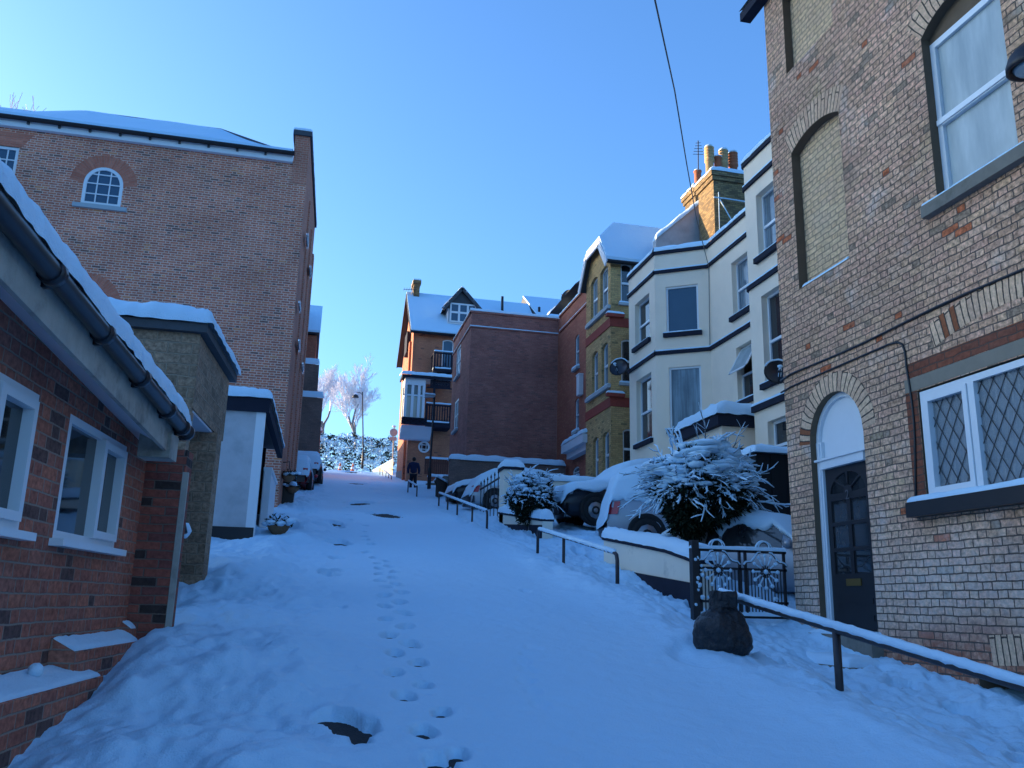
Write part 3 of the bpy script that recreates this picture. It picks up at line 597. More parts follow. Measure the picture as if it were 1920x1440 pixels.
band(S1, .10, .06, .05); band(S2, .11, .06, .05); band(S3, .14, .08, .07, [segs[0]])
mb = MB(); n = MB()
for f, u0, u1 in segs:
    mb.fbox(f, u0, u1, ZP, ZP+.10, -.3, .06); n.snow(f.W(u0, ZP+.10, .07), f.W(u1, ZP+.10, .07), f.W(u1, ZP+.10, -.35), f.W(u0, ZP+.10, -.35), .20, .16, ny=4, edges=(1, 0, 1, 0))
s = mb.build('parapet_coping', M['navy'], H); n.build('snow_cap', M['snowfine'], s, True)
for k, (f, q, pn, sl_) in enumerate(((fa, a1, 'glass', 1), (fa, a2, 'glass', 1), (fc, c1, 'glassblue', 0), (fc, c2, 'net', 0), (ff, f1, 'net', 1), (fa, b1, 'net', 1), (fa, b2, 'glass', 1), (fa, b3, 'glass', 1))):
    window(H, f, *q, depth=.2 if sl_ else .1, rows=(.47,) if sl_ else (), fw=.06, bar=.04, pane=pn, sash=bool(sl_), sill=(.09, .13), sillmat='navy', so=.10, snow=.03 if sl_ else .04)
# the hopper window that stands open
q = f2; o = window(H, ff, q[0], q[1], q[2], q[3]-.78, .2, fw=.05, pane='glass', sill=(.09, .13), sillmat='navy', so=.1, label='lower pane of the sash below an open top-hung casement')
mb = MB(); a, b, zt, zb = q[0]+.02, q[1]-.02, q[3]-.02, q[3]-.80
def tilt(u, v, o): k = (zt-v)/(zt-zb); return ff.W(u, v, -.18+.42*k+o)
for (u0, u1, v0, v1) in ((a, b, zb, zb+.06), (a, b, zt-.06, zt), (a, a+.06, zb, zt), (b-.06, b, zb, zt)):
    mb.hexa([tilt(u0, v0, 0), tilt(u1, v0, 0), tilt(u1, v0, .04), tilt(u0, v0, .04), tilt(u0, v1, 0), tilt(u1, v1, 0), tilt(u1, v1, .04), tilt(u0, v1, .04)])
o = mb.build('open_casement', M['upvc'], H); mb = MB(); mb.quad(tilt(a, zb, .02), tilt(b, zb, .02), tilt(b, zt, .02), tilt(a, zt, .02)); mb.build('pane', M['frost'], o)
# porch
pf = FX(9.05); (yp0, zp), (yp1, _) = pf.uv((1346, 775), (1265.6, 810)); yp1 = min(yp1, 23.4)
mb = MB(); mb.box(9.05, 11.2, yp0, yp1, zp-.26, zp); P = mb.build('porch_roof', M['navy'], H)
mb = MB(); mb.snow((9.0, yp0-.05, zp), (11.2, yp0-.05, zp), (11.2, yp1, zp), (9.0, yp1, zp), .34, .3, edges=(1, 0, 1, 1)); mb.build('snow_cap', M['snowfine'], P, True)
mb = MB(); mb.box(9.2, 11.2, yp0+.12, yp0+.3, zp-.75, zp-.262); mb.box(9.2, 9.35, yp0+.31, yp1-.2, zp-.75, zp-.262); mb.box(9.2, 9.5, yp0+.12, yp0+.4, 3, zp-.751); mb.build('porch_wall', M['cream'], H)
mb = MB(); mb.box(9.55, 11.2, yp0+.2, yp0+.25, 3, zp-.751); mb.box(9.3, 9.34, yp0+.41, yp1-.25, 3, zp-.751); mb.build('porch_dark_void', M['black'], H)  # black panels stand in for the dark recess under the porch
# party wall, chimneys
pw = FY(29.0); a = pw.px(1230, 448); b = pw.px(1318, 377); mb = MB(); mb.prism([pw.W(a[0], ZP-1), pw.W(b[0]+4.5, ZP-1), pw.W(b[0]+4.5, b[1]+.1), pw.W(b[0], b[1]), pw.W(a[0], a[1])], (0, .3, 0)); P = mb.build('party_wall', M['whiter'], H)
mb = MB(); mb.snow(pw.W(a[0], a[1], .06), pw.W(b[0], b[1], .06), pw.W(b[0], b[1], -.36), pw.W(a[0], a[1], -.36), .22, .18); mb.build('snow_cap', M['snowfine'], P, True)
def chimney(f, p0, p1, ztop, dep, zb, label, pots):
    u0 = f.px(*p0)[0]; u1 = f.px(*p1)[0]; y = f.O.y; zt = f.px(*ztop)[1]
    mb = MB(); mb.box(u0, u1, y, y+dep, zb, zt-.35); mb.box(u0-.07, u1+.07, y-.07, y+dep+.07, zt-.349, zt-.18); mb.box(u0-.12, u1+.12, y-.12, y+dep+.12, zt-.179, zt)
    c = mb.build('chimney', M['chim'], H); c['label'] = label
    mb = MB(); cx, cy = (u0+u1)/2, y+dep/2
    for s in (0, 1): pass
    mb.snow((u0-.14, y-.14, zt), (u1+.14, y-.14, zt), (u1+.14, y+dep+.14, zt), (u0-.14, y+dep+.14, zt), .30, .45, fq=1.5); mb.build('snow_cap', M['snowfine'], c, True)
    for (px_, hh, mt, cowl) in pots:
        x = f.px(*px_)[0]; zz = zt+.05; pm = MB()
        if cowl:
            pm.lathe((x, cy, zz), [(.16, 0), (.15, hh*.5), (.19, hh*.52), (.19, hh*.6)]+[p for k in range(4) for p in ((.13, hh*(.62+k*.09)), (.19, hh*(.66+k*.09)), (.19, hh*(.69+k*.09)), (.13, hh*(.70+k*.09)))], 14)
        else: pm.lathe((x, cy, zz), [(.17, 0), (.15, .08), (.14, hh-.08), (.17, hh-.06), (.17, hh), (.12, hh)], 14)
        po = pm.build('chimney_pot', M[mt], c, True)
        sn = MB(); sn.blob((x, cy, zz+hh), .17, 0, 2, .2, 2, (1, 1, .5)); sn.build('snow_cap', M['snowfine'], c, True)
    return c, u0, u1, zt
chimney(FY(30.2), (1303, 345), (1330, 345), (1303, 352), 1.0, ZP-.5, 'thin sunlit chimney behind the party wall', [((1318, 320), 1.0, 'terra', 0)])
c, u0, u1, zt = chimney(FY(27.4), (1337, 330), (1420, 330), (1340, 322), 1.3, ZP-.5, 'broad dark chimney with several pots', [((1345, 300), 1.35, 'buffpot', 1), ((1361, 300), .95, 'terra', 0), ((1372, 300), 1.3, 'buffpot', 1), ((1390, 300), 1.25, 'terra', 1)])
yy = 27.3; mb = MB(); mb.tube([(u0-.05, yy, zt-1.1), (u0+.4, yy-.06, zt-1.12), (u1, yy-.06, zt-1.15)], .03, 6, jit=.2); mb.tube([(u0+.12, yy-.06, zt-.9), (u0+.1, yy-.06, zt-3.2)], .014, 6, jit=.2); mb.tube([(u0+.15, yy-.08, zt-1.2), (u0+.7, yy-.1, zt-2.2), (u0+1.2, yy-.1, zt-3.0)], .022, 6); mb.build('aerial_lead', M['snowfine'], c)
mb = MB(); mb.tube([(u0-.35, yy+.6, zt+.2), (u0-.32, yy+.6, zt+1.5)], .02, 6)
for k in range(5): mb.beam((u0-.55+.03*k, yy+.6, zt+.9+.12*k), (u0-.1-.03*k, yy+.6, zt+.95+.12*k), .015, .015)
tag(mb.build('roof_aerial', M['steel']), 'thin television aerial beside the pots of the broad dark chimney', 'aerial')
# wall dishes
def dish(c, r, face, arm, label, sn=True):
    c = Vector(c); face = Vector(face).normalized(); T = thing('satellite_dish', c, label, 'satellite dish')
    mb = MB(); prof = [(r*k/6, -r*.28*(1-(k/6)**2)) for k in range(7)]+[(r, .015)]+[(r*k/6, -r*.28*(1-(k/6)**2)-.012) for k in range(6, -1, -1)]
    prof = [(max(a, .004), b) for a, b in prof]; mb.lathe(c, prof, 24, axis=face); mb.build('dish', M['p_dark'], T, True)
    mb = MB(); e = c+face*r*1.15-Z*r*.45; mb.tube([c-Z*r*.8-face*.05, c-Z*r*.75+face*r*.5, e], .016, 6); mb.lathe(e-face*.05, [(.03, 0), (.045, .03), (.045, .1), (.02, .12)], 10, axis=-face+Z*.3); mb.build('feed_arm', M['iron'], T)
    mb = MB(); mb.tube([c-face*r*.3, c-face*(r*.3+.15)-Z*.1, Vector(arm)], .022, 8); mb.build('bracket', M['iron'], T)
    if sn:
        mb = MB(); x = face.cross(Z).normalized(); mb.tube([c+x*r*math.cos(t)+(Z-face*face.z).normalized()*r*math.sin(t)+Z*.012 for t in np.linspace(.5, 2.6, 12)], .022, 6, jit=.25)
        mb.tube([c-Z*r*.74+face*r*.5+Z*.03, e+Z*.04], .03, 6, jit=.3); mb.blob(e+Z*.06, .06, sq=(1, 1, .7)); mb.build('snow_cap', M['snowfine'], T, True)
p = onX(1160, 688, 9.2); dish(p, .31, (-.55, -.62, .25), onX(1182, 690, 9.9), 'dark satellite dish on the far corner of the cream house')
p = onX(1459, 697, 9.35); dish(p, .29, (-.35, -.85, .3), (9.9, p.y+.35, p.z-.1), 'dark satellite dish low on the near bay of the cream house')
# the black timber shed beside it
f = FY(13.9); a = f.px(1416, 848); b = f.px(1480, 856); T = thing('timber_shed', (a[0]+.7, 14.4, 2.3), 'black timber shed with a snowy flat top beside the cream house', 'shed')
mb = MB()
for k in range(14):
    x = a[0]+k*.15; mb.box(x, x+.146, 13.9+.006*(k % 2), 14.4, 2.0, a[1])
mb.build('wall', M['dark'], T); mb = MB(); mb.snow((a[0]-.05, 13.8, a[1]), (a[0]+2.1, 13.8, a[1]), (a[0]+2.1, 14.45, a[1]), (a[0]-.05, 14.45, a[1]), .16, .13); mb.build('snow_cap', M['snowfine'], T, True)
# overhead wire
e = ff.W(*ff.px(1330, 500), .02); p1 = onY(1228, 0, 8); m = onY(1265, 170, 11.2)
v = (p1-m); cable([p1+v*2, p1+v*.8, p1, m, onY(1288, 310, 14.6), onY(1306, 410, 18.6), e], .011, 'thin overhead wire sloping down from the sky to the cream house')
cable([e, e+Vector((-.02, 0, -1.2)), e+Vector((-.02, .05, -2.6))], .012, 'short wire hanging down the cream wall below the parapet', 'greyfence')

# ------------------------------------------------------------------ yellow brick house with a half-hipped gable
X0 = 10.4; fy = FX(X0); Yn = fy.px(1145, 650)[0]; Yf = fy.px(1099, 650)[0]; fs = FY(Yn)
H = thing('gabled_house', (X0+1, Yn+1.5, 5), 'yellow stock brick house with a snowy half hipped gable and red bands', 'house')
zE = fy.px(1140, 484)[1]; zA = fy.px(1127, 459)[1]; Ym = (Yn+Yf)/2; zb_ = 4.5
def rp(f, x0, x1, yt, yb): q = f.uv((x0, yt), (x1, yt), (x0, yb), (x1, yb)); us = sorted([(q[0][0]+q[2][0])/2, (q[1][0]+q[3][0])/2]); return us[0], us[1], (q[2][1]+q[3][1])/2, (q[0][1]+q[1][1])/2
W6 = [rp(fy, 1108, 1120.5, 523, 598), rp(fy, 1125.5, 1140, 500, 585), rp(fy, 1110, 1121, 660, 740), rp(fy, 1128, 1140, 643, 727), rp(fy, 1112, 1122, 821, 900), rp(fy, 1130, 1142, 808, 900)]
Wm = []
for k in (0, 2, 4):
    v0 = (W6[k][2]+W6[k+1][2])/2; v1 = (W6[k][3]+W6[k+1][3])/2; Wm += [(W6[k][0], W6[k][1], v0, v1), (W6[k+1][0], W6[k+1][1], v0, v1)]
S3_ = [rp(fs, 1164, 1186, 493, 569), rp(fs, 1165, 1190, 636, 719), rp(fs, 1168, 1192, 804, 880)]
mb = MB(); sheet(mb, fy, [(Yn, zb_), (Yf, zb_), (Yf, zE), (Ym+.9, zA), (Ym-.9, zA), (Yn, zE)], [hole(*q, .12) for q in Wm], .18)
sheet(mb, fs, [(X0, zb_), (X0+9, zb_), (X0+9, zE), (X0, zE)], [hole(*q, .1) for q in S3_], .14)
sheet(mb, Fr((X0, Yf), (1, 0), (0, 1)), [(0, zb_), (9, zb_), (9, zE), (0, zE)]); sheet(mb, Fr((X0+9, Yn), (0, 1), (1, 0)), [(0, zb_), (Yf-Yn, zb_), (Yf-Yn, zE), (0, zE)]); mb.build('wall', M['yel'], H)
for q in Wm: window(H, fy, *q, depth=.16, rise=.12, rows=(.5,), fw=.06, bar=.05, sash=True, pane='net')
for q in S3_: window(H, fs, *q, depth=.12, rise=.1, rows=(.5,), fw=.06, bar=.05, sash=True, pane='glass', sill=(.1, .1), sillmat='sillpale', so=.1, snow=.08)
for q in (Wm[0:2], Wm[2:4]):
    z = q[0][2]; mb = MB(); mb.fbox(fy, Yn, Yf-.2, z-.14, z-.003, -.02, .12); s = mb.build('sill_course', M['sillpale'], H)
    mb = MB(); W = fy.W; mb.snow(W(Yn+.1, z, .11), W(Yf-.3, z, .11), W(Yf-.3, z, 0), W(Yn+.1, z, 0), .05, .05); mb.build('snow_cap', M['snowfine'], s, True)
    mb = MB(); mb.fbox(fy, Yn-.02, Yf, z-.85, z-.5, -.02, .03); mb.fbox(fs, X0+.0, X0+4, z-.852, z-.5, -.02, .03); mb.fbox(fs, X0-.2, X0+.5, z-.5, z-.38, -.02, .16); s = mb.build('brick_band', M['band'], H)
    mb = MB(); mb.snow(fs.W(X0-.2, z-.38, .17), fs.W(X0+.5, z-.38, .17), fs.W(X0+.5, z-.38, 0), fs.W(X0-.2, z-.38, 0), .1, .1); mb.build('snow_cap', M['snowfine'], s, True)
# roof: half hip on the street end
rd = onY(1150, 424, Ym); rd2 = Vector((X0+9.3, Ym, rd.z)); ov = .22; xe = X0-ov; sl = (rd.z-zE)/(Ym-Yn)
yh = (rd.z-zA)/sl
A = Vector((xe, Yn-ov, zE-ov*sl)); B = Vector((xe, Ym-yh, zA)); Cc = Vector((xe, Ym+yh, zA)); D = Vector((xe, Yf+ov, zE-ov*sl)); A2 = Vector((rd2.x, A.y, A.z)); D2 = Vector((rd2.x, D.y, D.z))
mb = MB(); mb.add([A, B, Cc, D, rd, rd2, A2, D2], [(0, 1, 4, 5, 6), (3, 7, 5, 4, 2), (1, 2, 4)])
mb.add([v-Z*.12 for v in (A, B, Cc, D, rd, rd2, A2, D2)], [(6, 5, 4, 1, 0), (2, 4, 5, 7, 3), (4, 2, 1)]); r_ = mb.build('roof', M['slate'], H)
mb = MB(); T_ = .17; nn_ = Vector((0, -sl, 1)).normalized(); n2_ = Vector((0, sl, 1)).normalized()
up_ = lambda p, n_: p+n_*T_
E1 = [up_(x, Z) for x in (A, B, rd, rd2, A2)]; E2 = [up_(x, Z) for x in (Cc, D, D2)]
mb.add([A, B, rd, rd2, A2, *E1, Cc, D, D2, *E2], [(5, 6, 7, 8, 9), (0, 1, 6, 5), (4, 0, 5, 9), (10, 11, 14, 13), (11, 12, 15, 14), (13, 14, 15, 8, 7), (6, 13, 7), (1, 10, 13, 6), (3, 4, 9, 8), (12, 3, 8, 15)])
mb.build('snow_cap', M['snow'], r_)
mb = MB(); mb.beam(A-Z*.14+Vector((-.03, 0, 0)), B-Z*.14+Vector((-.03, 0, 0)), .05, .26); mb.beam(B-Z*.14+Vector((-.03, 0, 0)), Cc-Z*.14+Vector((-.03, 0, 0)), .05, .26); mb.beam(Cc-Z*.14+Vector((-.03, 0, 0)), D-Z*.14+Vector((-.03, 0, 0)), .05, .26); mb.build('bargeboard', M['soffit'], H)
mb = MB(); mb.tube([A-Z*.02, A2-Z*.02], .07, 8); mb.build('gutter', M['gutter'], H)
# ------------------------------------------------------------------ red brick blocks beyond
YA = 38.0; fa_ = FY(YA); xA = fa_.px(879, 720)[0]; xR = fa_.px(1045, 740)[0]; zT = fa_.px(990, 596)[1]; zB = 5.5
fl = FX(xA); yEnd = fl.px(846, 760)[0]
H = thing('red_annex', (xA+1, YA+1, 6.3), 'square plum brick block with a blank wall and snow on its flat parapet', 'building')
aw = [rp(fl, 856, 863, 652, 705), rp(fl, 852, 859, 752, 806)]
mb = MB(); sheet(mb, fa_, [(xA, zB), (xR, zB), (xR, zT), (xA, zT)]); sheet(mb, fl, [(YA, zB), (yEnd, zB), (yEnd, zT), (YA, zT)], [hole(*q) for q in aw], .1); sheet(mb, Fr((xA, yEnd), (1, 0), (0, 1)), [(0, zB), (xR-xA, zB), (xR-xA, zT), (0, zT)])
mb.quad((xA, YA, zT-.15), (xR, YA, zT-.15), (xR, yEnd, zT-.15), (xA, yEnd, zT-.15)); mb.build('wall', M['annex'], H)
for q in aw: window(H, fl, *q, depth=.06, rows=(.5,), cols=(.5,), fw=.07, pane='net', sill=(.08, .1), sillmat='sillpale', so=.12)
mb = MB(); n = MB()
for f, u0, u1 in ((fa_, xA-.05, xR), (fl, YA-.0, yEnd)):
    mb.fbox(f, u0, u1, zT, zT+.09, -.25, .05); mb.fbox(f, u0, u1, zT-.72, zT-.66, -.02, .04); n.snow(f.W(u0, zT+.09, .06), f.W(u1, zT+.09, .06), f.W(u1, zT+.09, -.28), f.W(u0, zT+.09, -.28), .15, .12, ny=4, edges=(1, 0, 1, 0)); n.snow(f.W(u0, zT-.66, .05), f.W(u1, zT-.66, .05), f.W(u1, zT-.66, 0), f.W(u0, zT-.66, 0), .05, .04, ny=3, edges=(1, 0, 0, 0))
s = mb.build('parapet_coping', M['annex'], H); n.build('snow_cap', M['snowfine'], s, True)
X1 = xR; f1_ = FX(X1+.0); y0 = Yf-.3
H = thing('red_house', (X1+.5, 35, 5.5), 'red brick house set back between the plum block and yellow gable', 'house')
rw = [rp(f1_, 1078, 1086, 628, 690), rp(f1_, 1078, 1085.5, 747, 809), rp(f1_, 1073, 1086, 875, 896)]
rw = [(a, b, c, d) for a, b, c, d in rw]
mb = MB(); sheet(mb, f1_, [(y0, zB), (YA-.01, zB), (YA-.01, zT+.05), (y0, zT+.05)], [hole(*q, .1) for q in rw], .12); mb.quad((X1, y0, zT-.2), (X1+8, y0, zT-.2), (X1+8, YA, zT-.2), (X1, YA, zT-.2)); sheet(mb, FY(y0), [(X1, zB), (X1+8, zB), (X1+8, zT), (X1, zT)]); mb.build('wall', M['redh'], H)
for q in rw: window(H, f1_, *q, depth=.1, rise=.1, rows=(.5,), fw=.06, sash=True, pane='net', sill=(.08, .1), sillmat='sillpale', so=.14, snow=.12)
mb = MB(); n = MB()
for zz, oo_, sn in ((zT+.14, .06, .14), (zT-.62, .05, .06)):
    mb.fbox(f1_, y0, YA-.3, zz-.09, zz, -.02, oo_); n.snow(f1_.W(y0, zz, oo_), f1_.W(YA-.3, zz, oo_), f1_.W(YA-.3, zz, -.15), f1_.W(y0, zz, -.15), sn, sn*.8, ny=3, edges=(1, 0, 0, 0))
s = mb.build('parapet_coping', M['redh'], H); n.build('snow_cap', M['snowfine'], s, True)
mb = MB(); q = f1_.uv((1081, 833), (1100, 815)); 
y_ = q[0][0]; z_ = q[0][1]; mb.fbox(f1_, y0+.1, y_+.6, z_-.35, z_, -.02, .5); mb.fbox(f1_, y0+.2, y_+.45, z_-.6, z_-.351, -.02, .3); s = mb.build('door_hood', M['whitewall'], H)
mb = MB(); mb.snow(f1_.W(y0+.1, z_, .52), f1_.W(y_+.6, z_, .52), f1_.W(y_+.6, z_+.12, 0), f1_.W(y0+.1, z_+.12, 0), .2, .16); mb.build('snow_cap', M['snowfine'], s, True)
# mansard slope with a dormer behind the parapet
g0 = onY(1030, 588, 40.5); g1 = onY(1100, 538, 40.5); mb = MB(); mb.prism([g0, (g1.x+5, 40.5, g0.z), (g1.x+5, 40.5, g1.z+1.8), g1], (0, -4.5, 0)); s = mb.build('mansard_roof', M['slate'], H)
mb = MB(); d_ = (g1-g0); mb.snow(g0+Vector((0, -.1, .02)), g1+Vector((0, -.1, .02)), g1+Vector((0, .5, .02)), g0+Vector((0, .5, .02)), .14, .12); mb.build('snow_cap', M['snowfine'], s, True)
q = onX(1075, 583, 11.6); mb = MB(); mb.box(q.x-.3, q.x+1.6, q.y-.2, q.y+1.6, q.z-1.2, q.z); s = mb.build('dormer', M['navy'], H); mb = MB(); mb.snow((q.x-.35, q.y-.25, q.z), (q.x+1.6, q.y-.25, q.z), (q.x+1.6, q.y+1.65, q.z), (q.x-.35, q.y+1.65, q.z), .12, .1); mb.build('snow_cap', M['snowfine'], s, True)
p = onY(1062, 554, 40.6); dish(p, .34, (-.8, -.5, .3), p+Vector((.5, .2, -.5)), 'pale satellite dish on the snowy roof edge above the plum block', False)
# box on the red wall
f = f1_; q = f.px(1091, 722); mb = MB(); mb.fbox(f, q[0]-.2, q[0]+.2, q[1]-.45, q[1]+.4, 0, .18); mb.fbox(f, q[0]-.22, q[0]+.22, q[1]+.401, q[1]+.46, 0, .2); tag(mb.build('meter_box', M['white']), 'small white box fixed high on the red brick wall', 'box')
# ------------------------------------------------------------------ far house with balconies
YB = 52.0; fb_ = FY(YB); xc = fb_.px(779, 640)[0]; flx = FX(xc); zb = 7.2
zE = fb_.px(800, 618)[1]; yF = flx.px(757, 640)[0]; Ym = (YB+yF)/2
H = thing('balcony_house', (xc+4, Ym, 8), 'tall orange brick house with balconies, dormer and snowy roof at the top of the road', 'house')
rg = onY(768, 551, Ym); zr = rg.z; xr = onY(985, 570, Ym).x
rw = fb_.px(795, 838); w0, w1 = fb_.px(787, 838)[0], fb_.px(805.5, 838)[0]; rad = (w1-w0)/2
circ = [(rw[0]+rad*math.cos(2*math.pi*k/24), rw[1]+rad*math.sin(2*math.pi*k/24)) for k in range(24)]
dr = rp(fb_, 829, 850, 637, 691)
mb = MB(); sheet(mb, fb_, [(xc, zb), (xr, zb), (xr, zE), (xc, zE)], [circ, hole(*dr, .1)], .12)
sheet(mb, flx, [(YB, zb), (yF, zb), (yF, zE), (Ym, zr-.15), (YB, zE)]); sheet(mb, Fr((xr, YB), (0, 1), (1, 0)), [(0, zb), (yF-YB, zb), (yF-YB, zE), (Ym-YB, zr-.15), (0, zE)]); sheet(mb, Fr((xc, yF), (1, 0), (0, 1)), [(0, zb), (xr-xc, zb), (xr-xc, zE), (0, zE)]); mb.build('wall', M['orange'], H)
mb = MB(); mb.fbox(flx, YB+.02, YB+.55, zb, zE-.2, 0, .14); mb.fbox(flx, YB+2.2, YB+2.7, zb, zE-.2, 0, .14); mb.build('pilaster', M['orange'], H)
# round window
mb = MB()
for k in range(24):
    a, b = 2*math.pi*k/24, 2*math.pi*(k+1)/24; W = fb_.W
    P = lambda r, t: (rw[0]+r*math.cos(t), rw[1]+r*math.sin(t))
    mb.quad(W(*P(rad-.05, a), .03), W(*P(rad-.05, b), .03), W(*P(rad+.06, b), .03), W(*P(rad+.06, a), .03)); mb.quad(W(*P(rad+.06, a), .03), W(*P(rad+.06, b), .03), W(*P(rad+.06, b), 0), W(*P(rad+.06, a), 0)); mb.quad(W(*P(rad-.05, a), .03), W(*P(rad-.05, a), -.1), W(*P(rad-.05, b), -.1), W(*P(rad-.05, b), .03))
for s in (-.13, .13): mb.fbox(fb_, rw[0]+s-.018, rw[0]+s+.018, rw[1]-rad+.05, rw[1]+rad-.05, -.08, .0); mb.fbox(fb_, rw[0]-rad+.05, rw[0]+rad-.05, rw[1]+s-.018, rw[1]+s+.018, -.08, .002)
o = mb.build('round_window', M['white'], H); mb = MB(); sheet(mb, fb_, circ, o=-.1); mb.build('pane', M['glass'], o)
o = window(H, fb_, *dr, depth=.1, rise=.1, fw=.07, pane='glassblue')
# roof
ov = .35; mb = MB(); T_ = .14; A = (xc-ov, YB-ov, zE-ov*.8); B = (xr+.2, YB-ov, zE-ov*.8); D = (xr+.2, yF+ov, zE-ov*.8); E_ = (xc-ov, yF+ov, zE-ov*.8); R0 = (xc-ov, Ym, zr); R1 = (xr+.2, Ym, zr)
mb.add([A, B, R1, R0, E_, D], [(0, 1, 2, 3), (3, 2, 5, 4)]); mb.add([Vector(p)-Z*.12 for p in (A, B, R1, R0, E_, D)], [(3, 2, 1, 0), (4, 5, 2, 3)]); r_ = mb.build('roof', M['slate'], H)
mb = MB(); up = lambda p: Vector(p)+Z*T_; V = [Vector(p) for p in (A, B, R1, R0, E_, D)]; mb.add(V+[up(p) for p in V], [(6, 7, 8, 9), (9, 8, 11, 10), (0, 1, 7, 6), (3, 0, 6, 9), (4, 3, 9, 10), (1, 2, 8, 7), (2, 5, 11, 8)]); mb.build('snow_cap', M['snow'], r_)
mb = MB(); mb.beam(Vector(A)-Z*.1, Vector(R0)-Z*.1, .06, .25); mb.beam(Vector(R0)-Z*.1, Vector(E_)-Z*.1, .06, .25); mb.build('bargeboard', M['navy'], H)
mb = MB(); mb.tube([Vector(A)-Z*.02, Vector(B)-Z*.02], .08, 6); mb.build('gutter', M['gutter'], H)
# side gable window and bay on the lit face
mb = MB(); mb.fbox(flx, YB+2.9, YB+4.4, zE-.7, zE+.7, 0, .25); mb.build('oriel', M['navy'], H)
# dormer
f = FY(YB+.6); dp = rp(f, 843, 885, 570, 606); gx = f.px(866, 541); dl = f.px(833, 573); drr = f.px(903, 573)
mb = MB(); mb.box(dp[0]-.1, dp[1]+.35, YB+.6, YB+3.5, dp[2]-.2, dl[1]+.1); o = mb.build('dormer', M['whitewall'], H)
mb = MB(); G = f.W; pr = [G(dl[0], dl[1]-.15), G(drr[0], dl[1]-.15), G(gx[0], gx[1]-.25)]; mb.prism([p+Vector((0, -.05, 0)) for p in pr], (0, .1, 0)); mb.build('gable', M['slate'], o)
mb = MB()
for a, b in ((G(dl[0]-.1, dl[1]-.25), G(gx[0], gx[1])), (G(drr[0]+.1, dl[1]-.25), G(gx[0], gx[1]))): 
    mb.add([a+Vector((0, -.25, 0)), b+Vector((0, -.25, 0)), b+Vector((0, 4, 0)), a+Vector((0, 4, 0))], [(0, 1, 2, 3)]); mb.beam(a+Vector((0, -.22, -.06)), b+Vector((0, -.22, -.06)), .06, .22)
mb.build('dormer_roof', M['slate'], o)
mb = MB(); a, b, c_ = G(dl[0]-.1, dl[1]-.25), G(gx[0], gx[1]), G(drr[0]+.1, dl[1]-.25)
for p, q in ((a, b), (b, c_)): mb.snow(p+Vector((0, -.25, .01)), q+Vector((0, -.25, .01)), q+Vector((0, 4, .01)), p+Vector((0, 4, .01)), .13, .1)
mb.build('snow_cap', M['snowfine'], o, True)
hw = (dp[1]-dp[0]); W4 = window(H, f, dp[0], dp[1]+.25, dp[2], dp[3], depth=-.06, rows=(.52,), cols=(.35, .68), fw=.1, bar=.13, pane='glassblue', sill=(.1, .12), sillmat='white', snow=0)
# chimney, aerial, vent pipes
q0 = onY(774, 552, Ym); q1 = onY(786, 531, Ym); mb = MB(); mb.box(q0.x, q1.x, Ym-.5, Ym+.5, zr-.6, q1.z-.25); mb.box(q0.x-.08, q1.x+.08, Ym-.58, Ym+.58, q1.z-.249, q1.z); c_ = mb.build('chimney', M['chim'], H)
mb = MB(); mb.snow((q0.x-.08, Ym-.58, q1.z), (q1.x+.08, Ym-.58, q1.z), (q1.x+.08, Ym+.58, q1.z), (q0.x-.08, Ym+.58, q1.z), .12, .1); mb.build('snow_cap', M['snowfine'], c_, True)
mb = MB(); p = onY(762, 543, Ym-.6); mb.tube([(q0.x, Ym-.55, q1.z-.5), (q0.x-.15, Ym-.6, p.z-.3), (q0.x-.15, Ym-.6, p.z+.3)], .025, 6); mb.beam((p.x-.2, Ym-.6, p.z), (q0.x+.2, Ym-.6, p.z+.08), .03, .03)
for k in range(5): x = p.x-.15+k*.16; mb.beam((x, Ym-.95, p.z+.01*k), (x, Ym-.25, p.z+.01*k), .018, .018)
tag(mb.build('roof_aerial', M['steel']), 'small aerial on the chimney of the far orange brick house', 'aerial')
mb = MB()
for (x_, yt, yb) in ((942, 556, 577),):
    a = onY(x_, yb, YB+2.5); b = onY(x_, yt, YB+2.5); mb.tube([a-Z*.5, b], .09, 8)
mb.build('vent_pipe', M['iron'], H, True)
# two-storey glazed bay with balconies
yC = YB-1.3; fC = FY(yC); g = rp(fC, 758, 797, 700, 786); xl = g[0]-.0; bx1 = g[1]; zf = fC.px(800, 797)[1]; zt = fC.px(790, 706)[1]; bxr = fC.px(846, 720)[0]
mb = MB(); mb.box(xl, bx1, yC, YB-.01, zt-.55, zt); mb.box(xl, bxr, yC+.001, YB-.01, zt-.12, zt-.002); 
for u in (xl, xl+(bx1-xl)*.33, xl+(bx1-xl)*.64, bx1-.16): mb.fbox(fC, u, u+.16, g[2]+.02, zt-.551, -.16, 0)
mb.fbox(fC, xl, bx1, g[2], g[2]+.12, -.14, -.01); fL = Fr((xl, yC), (0, 1), (-1, 0)); mb.fbox(fL, .0, 1.29, g[2], g[2]+.12, -.14, -.005)
zm = g[2]+(zt-.55-g[2])*.68; mb.fbox(fC, xl, bx1, zm, zm+.09, -.15, -.012); mb.fbox(fL, .16, 1.2, zm, zm+.09, -.15, -.012); mb.fbox(fL, 1.1, 1.29, g[2]+.121, zt-.551, -.15, -.01)
o = mb.build('glazed_bay', M['white'], H); mb = MB(); mb.quad((xl+.08, yC+.1, g[2]), (bx1-.08, yC+.1, g[2]), (bx1-.08, yC+.1, zm), (xl+.08, yC+.1, zm)); mb.quad((xl+.08, yC+.1, g[2]), (xl+.08, YB, g[2]), (xl+.08, YB, zm), (xl+.08, yC+.1, zm)); mb.build('pane', M['blind'], o)
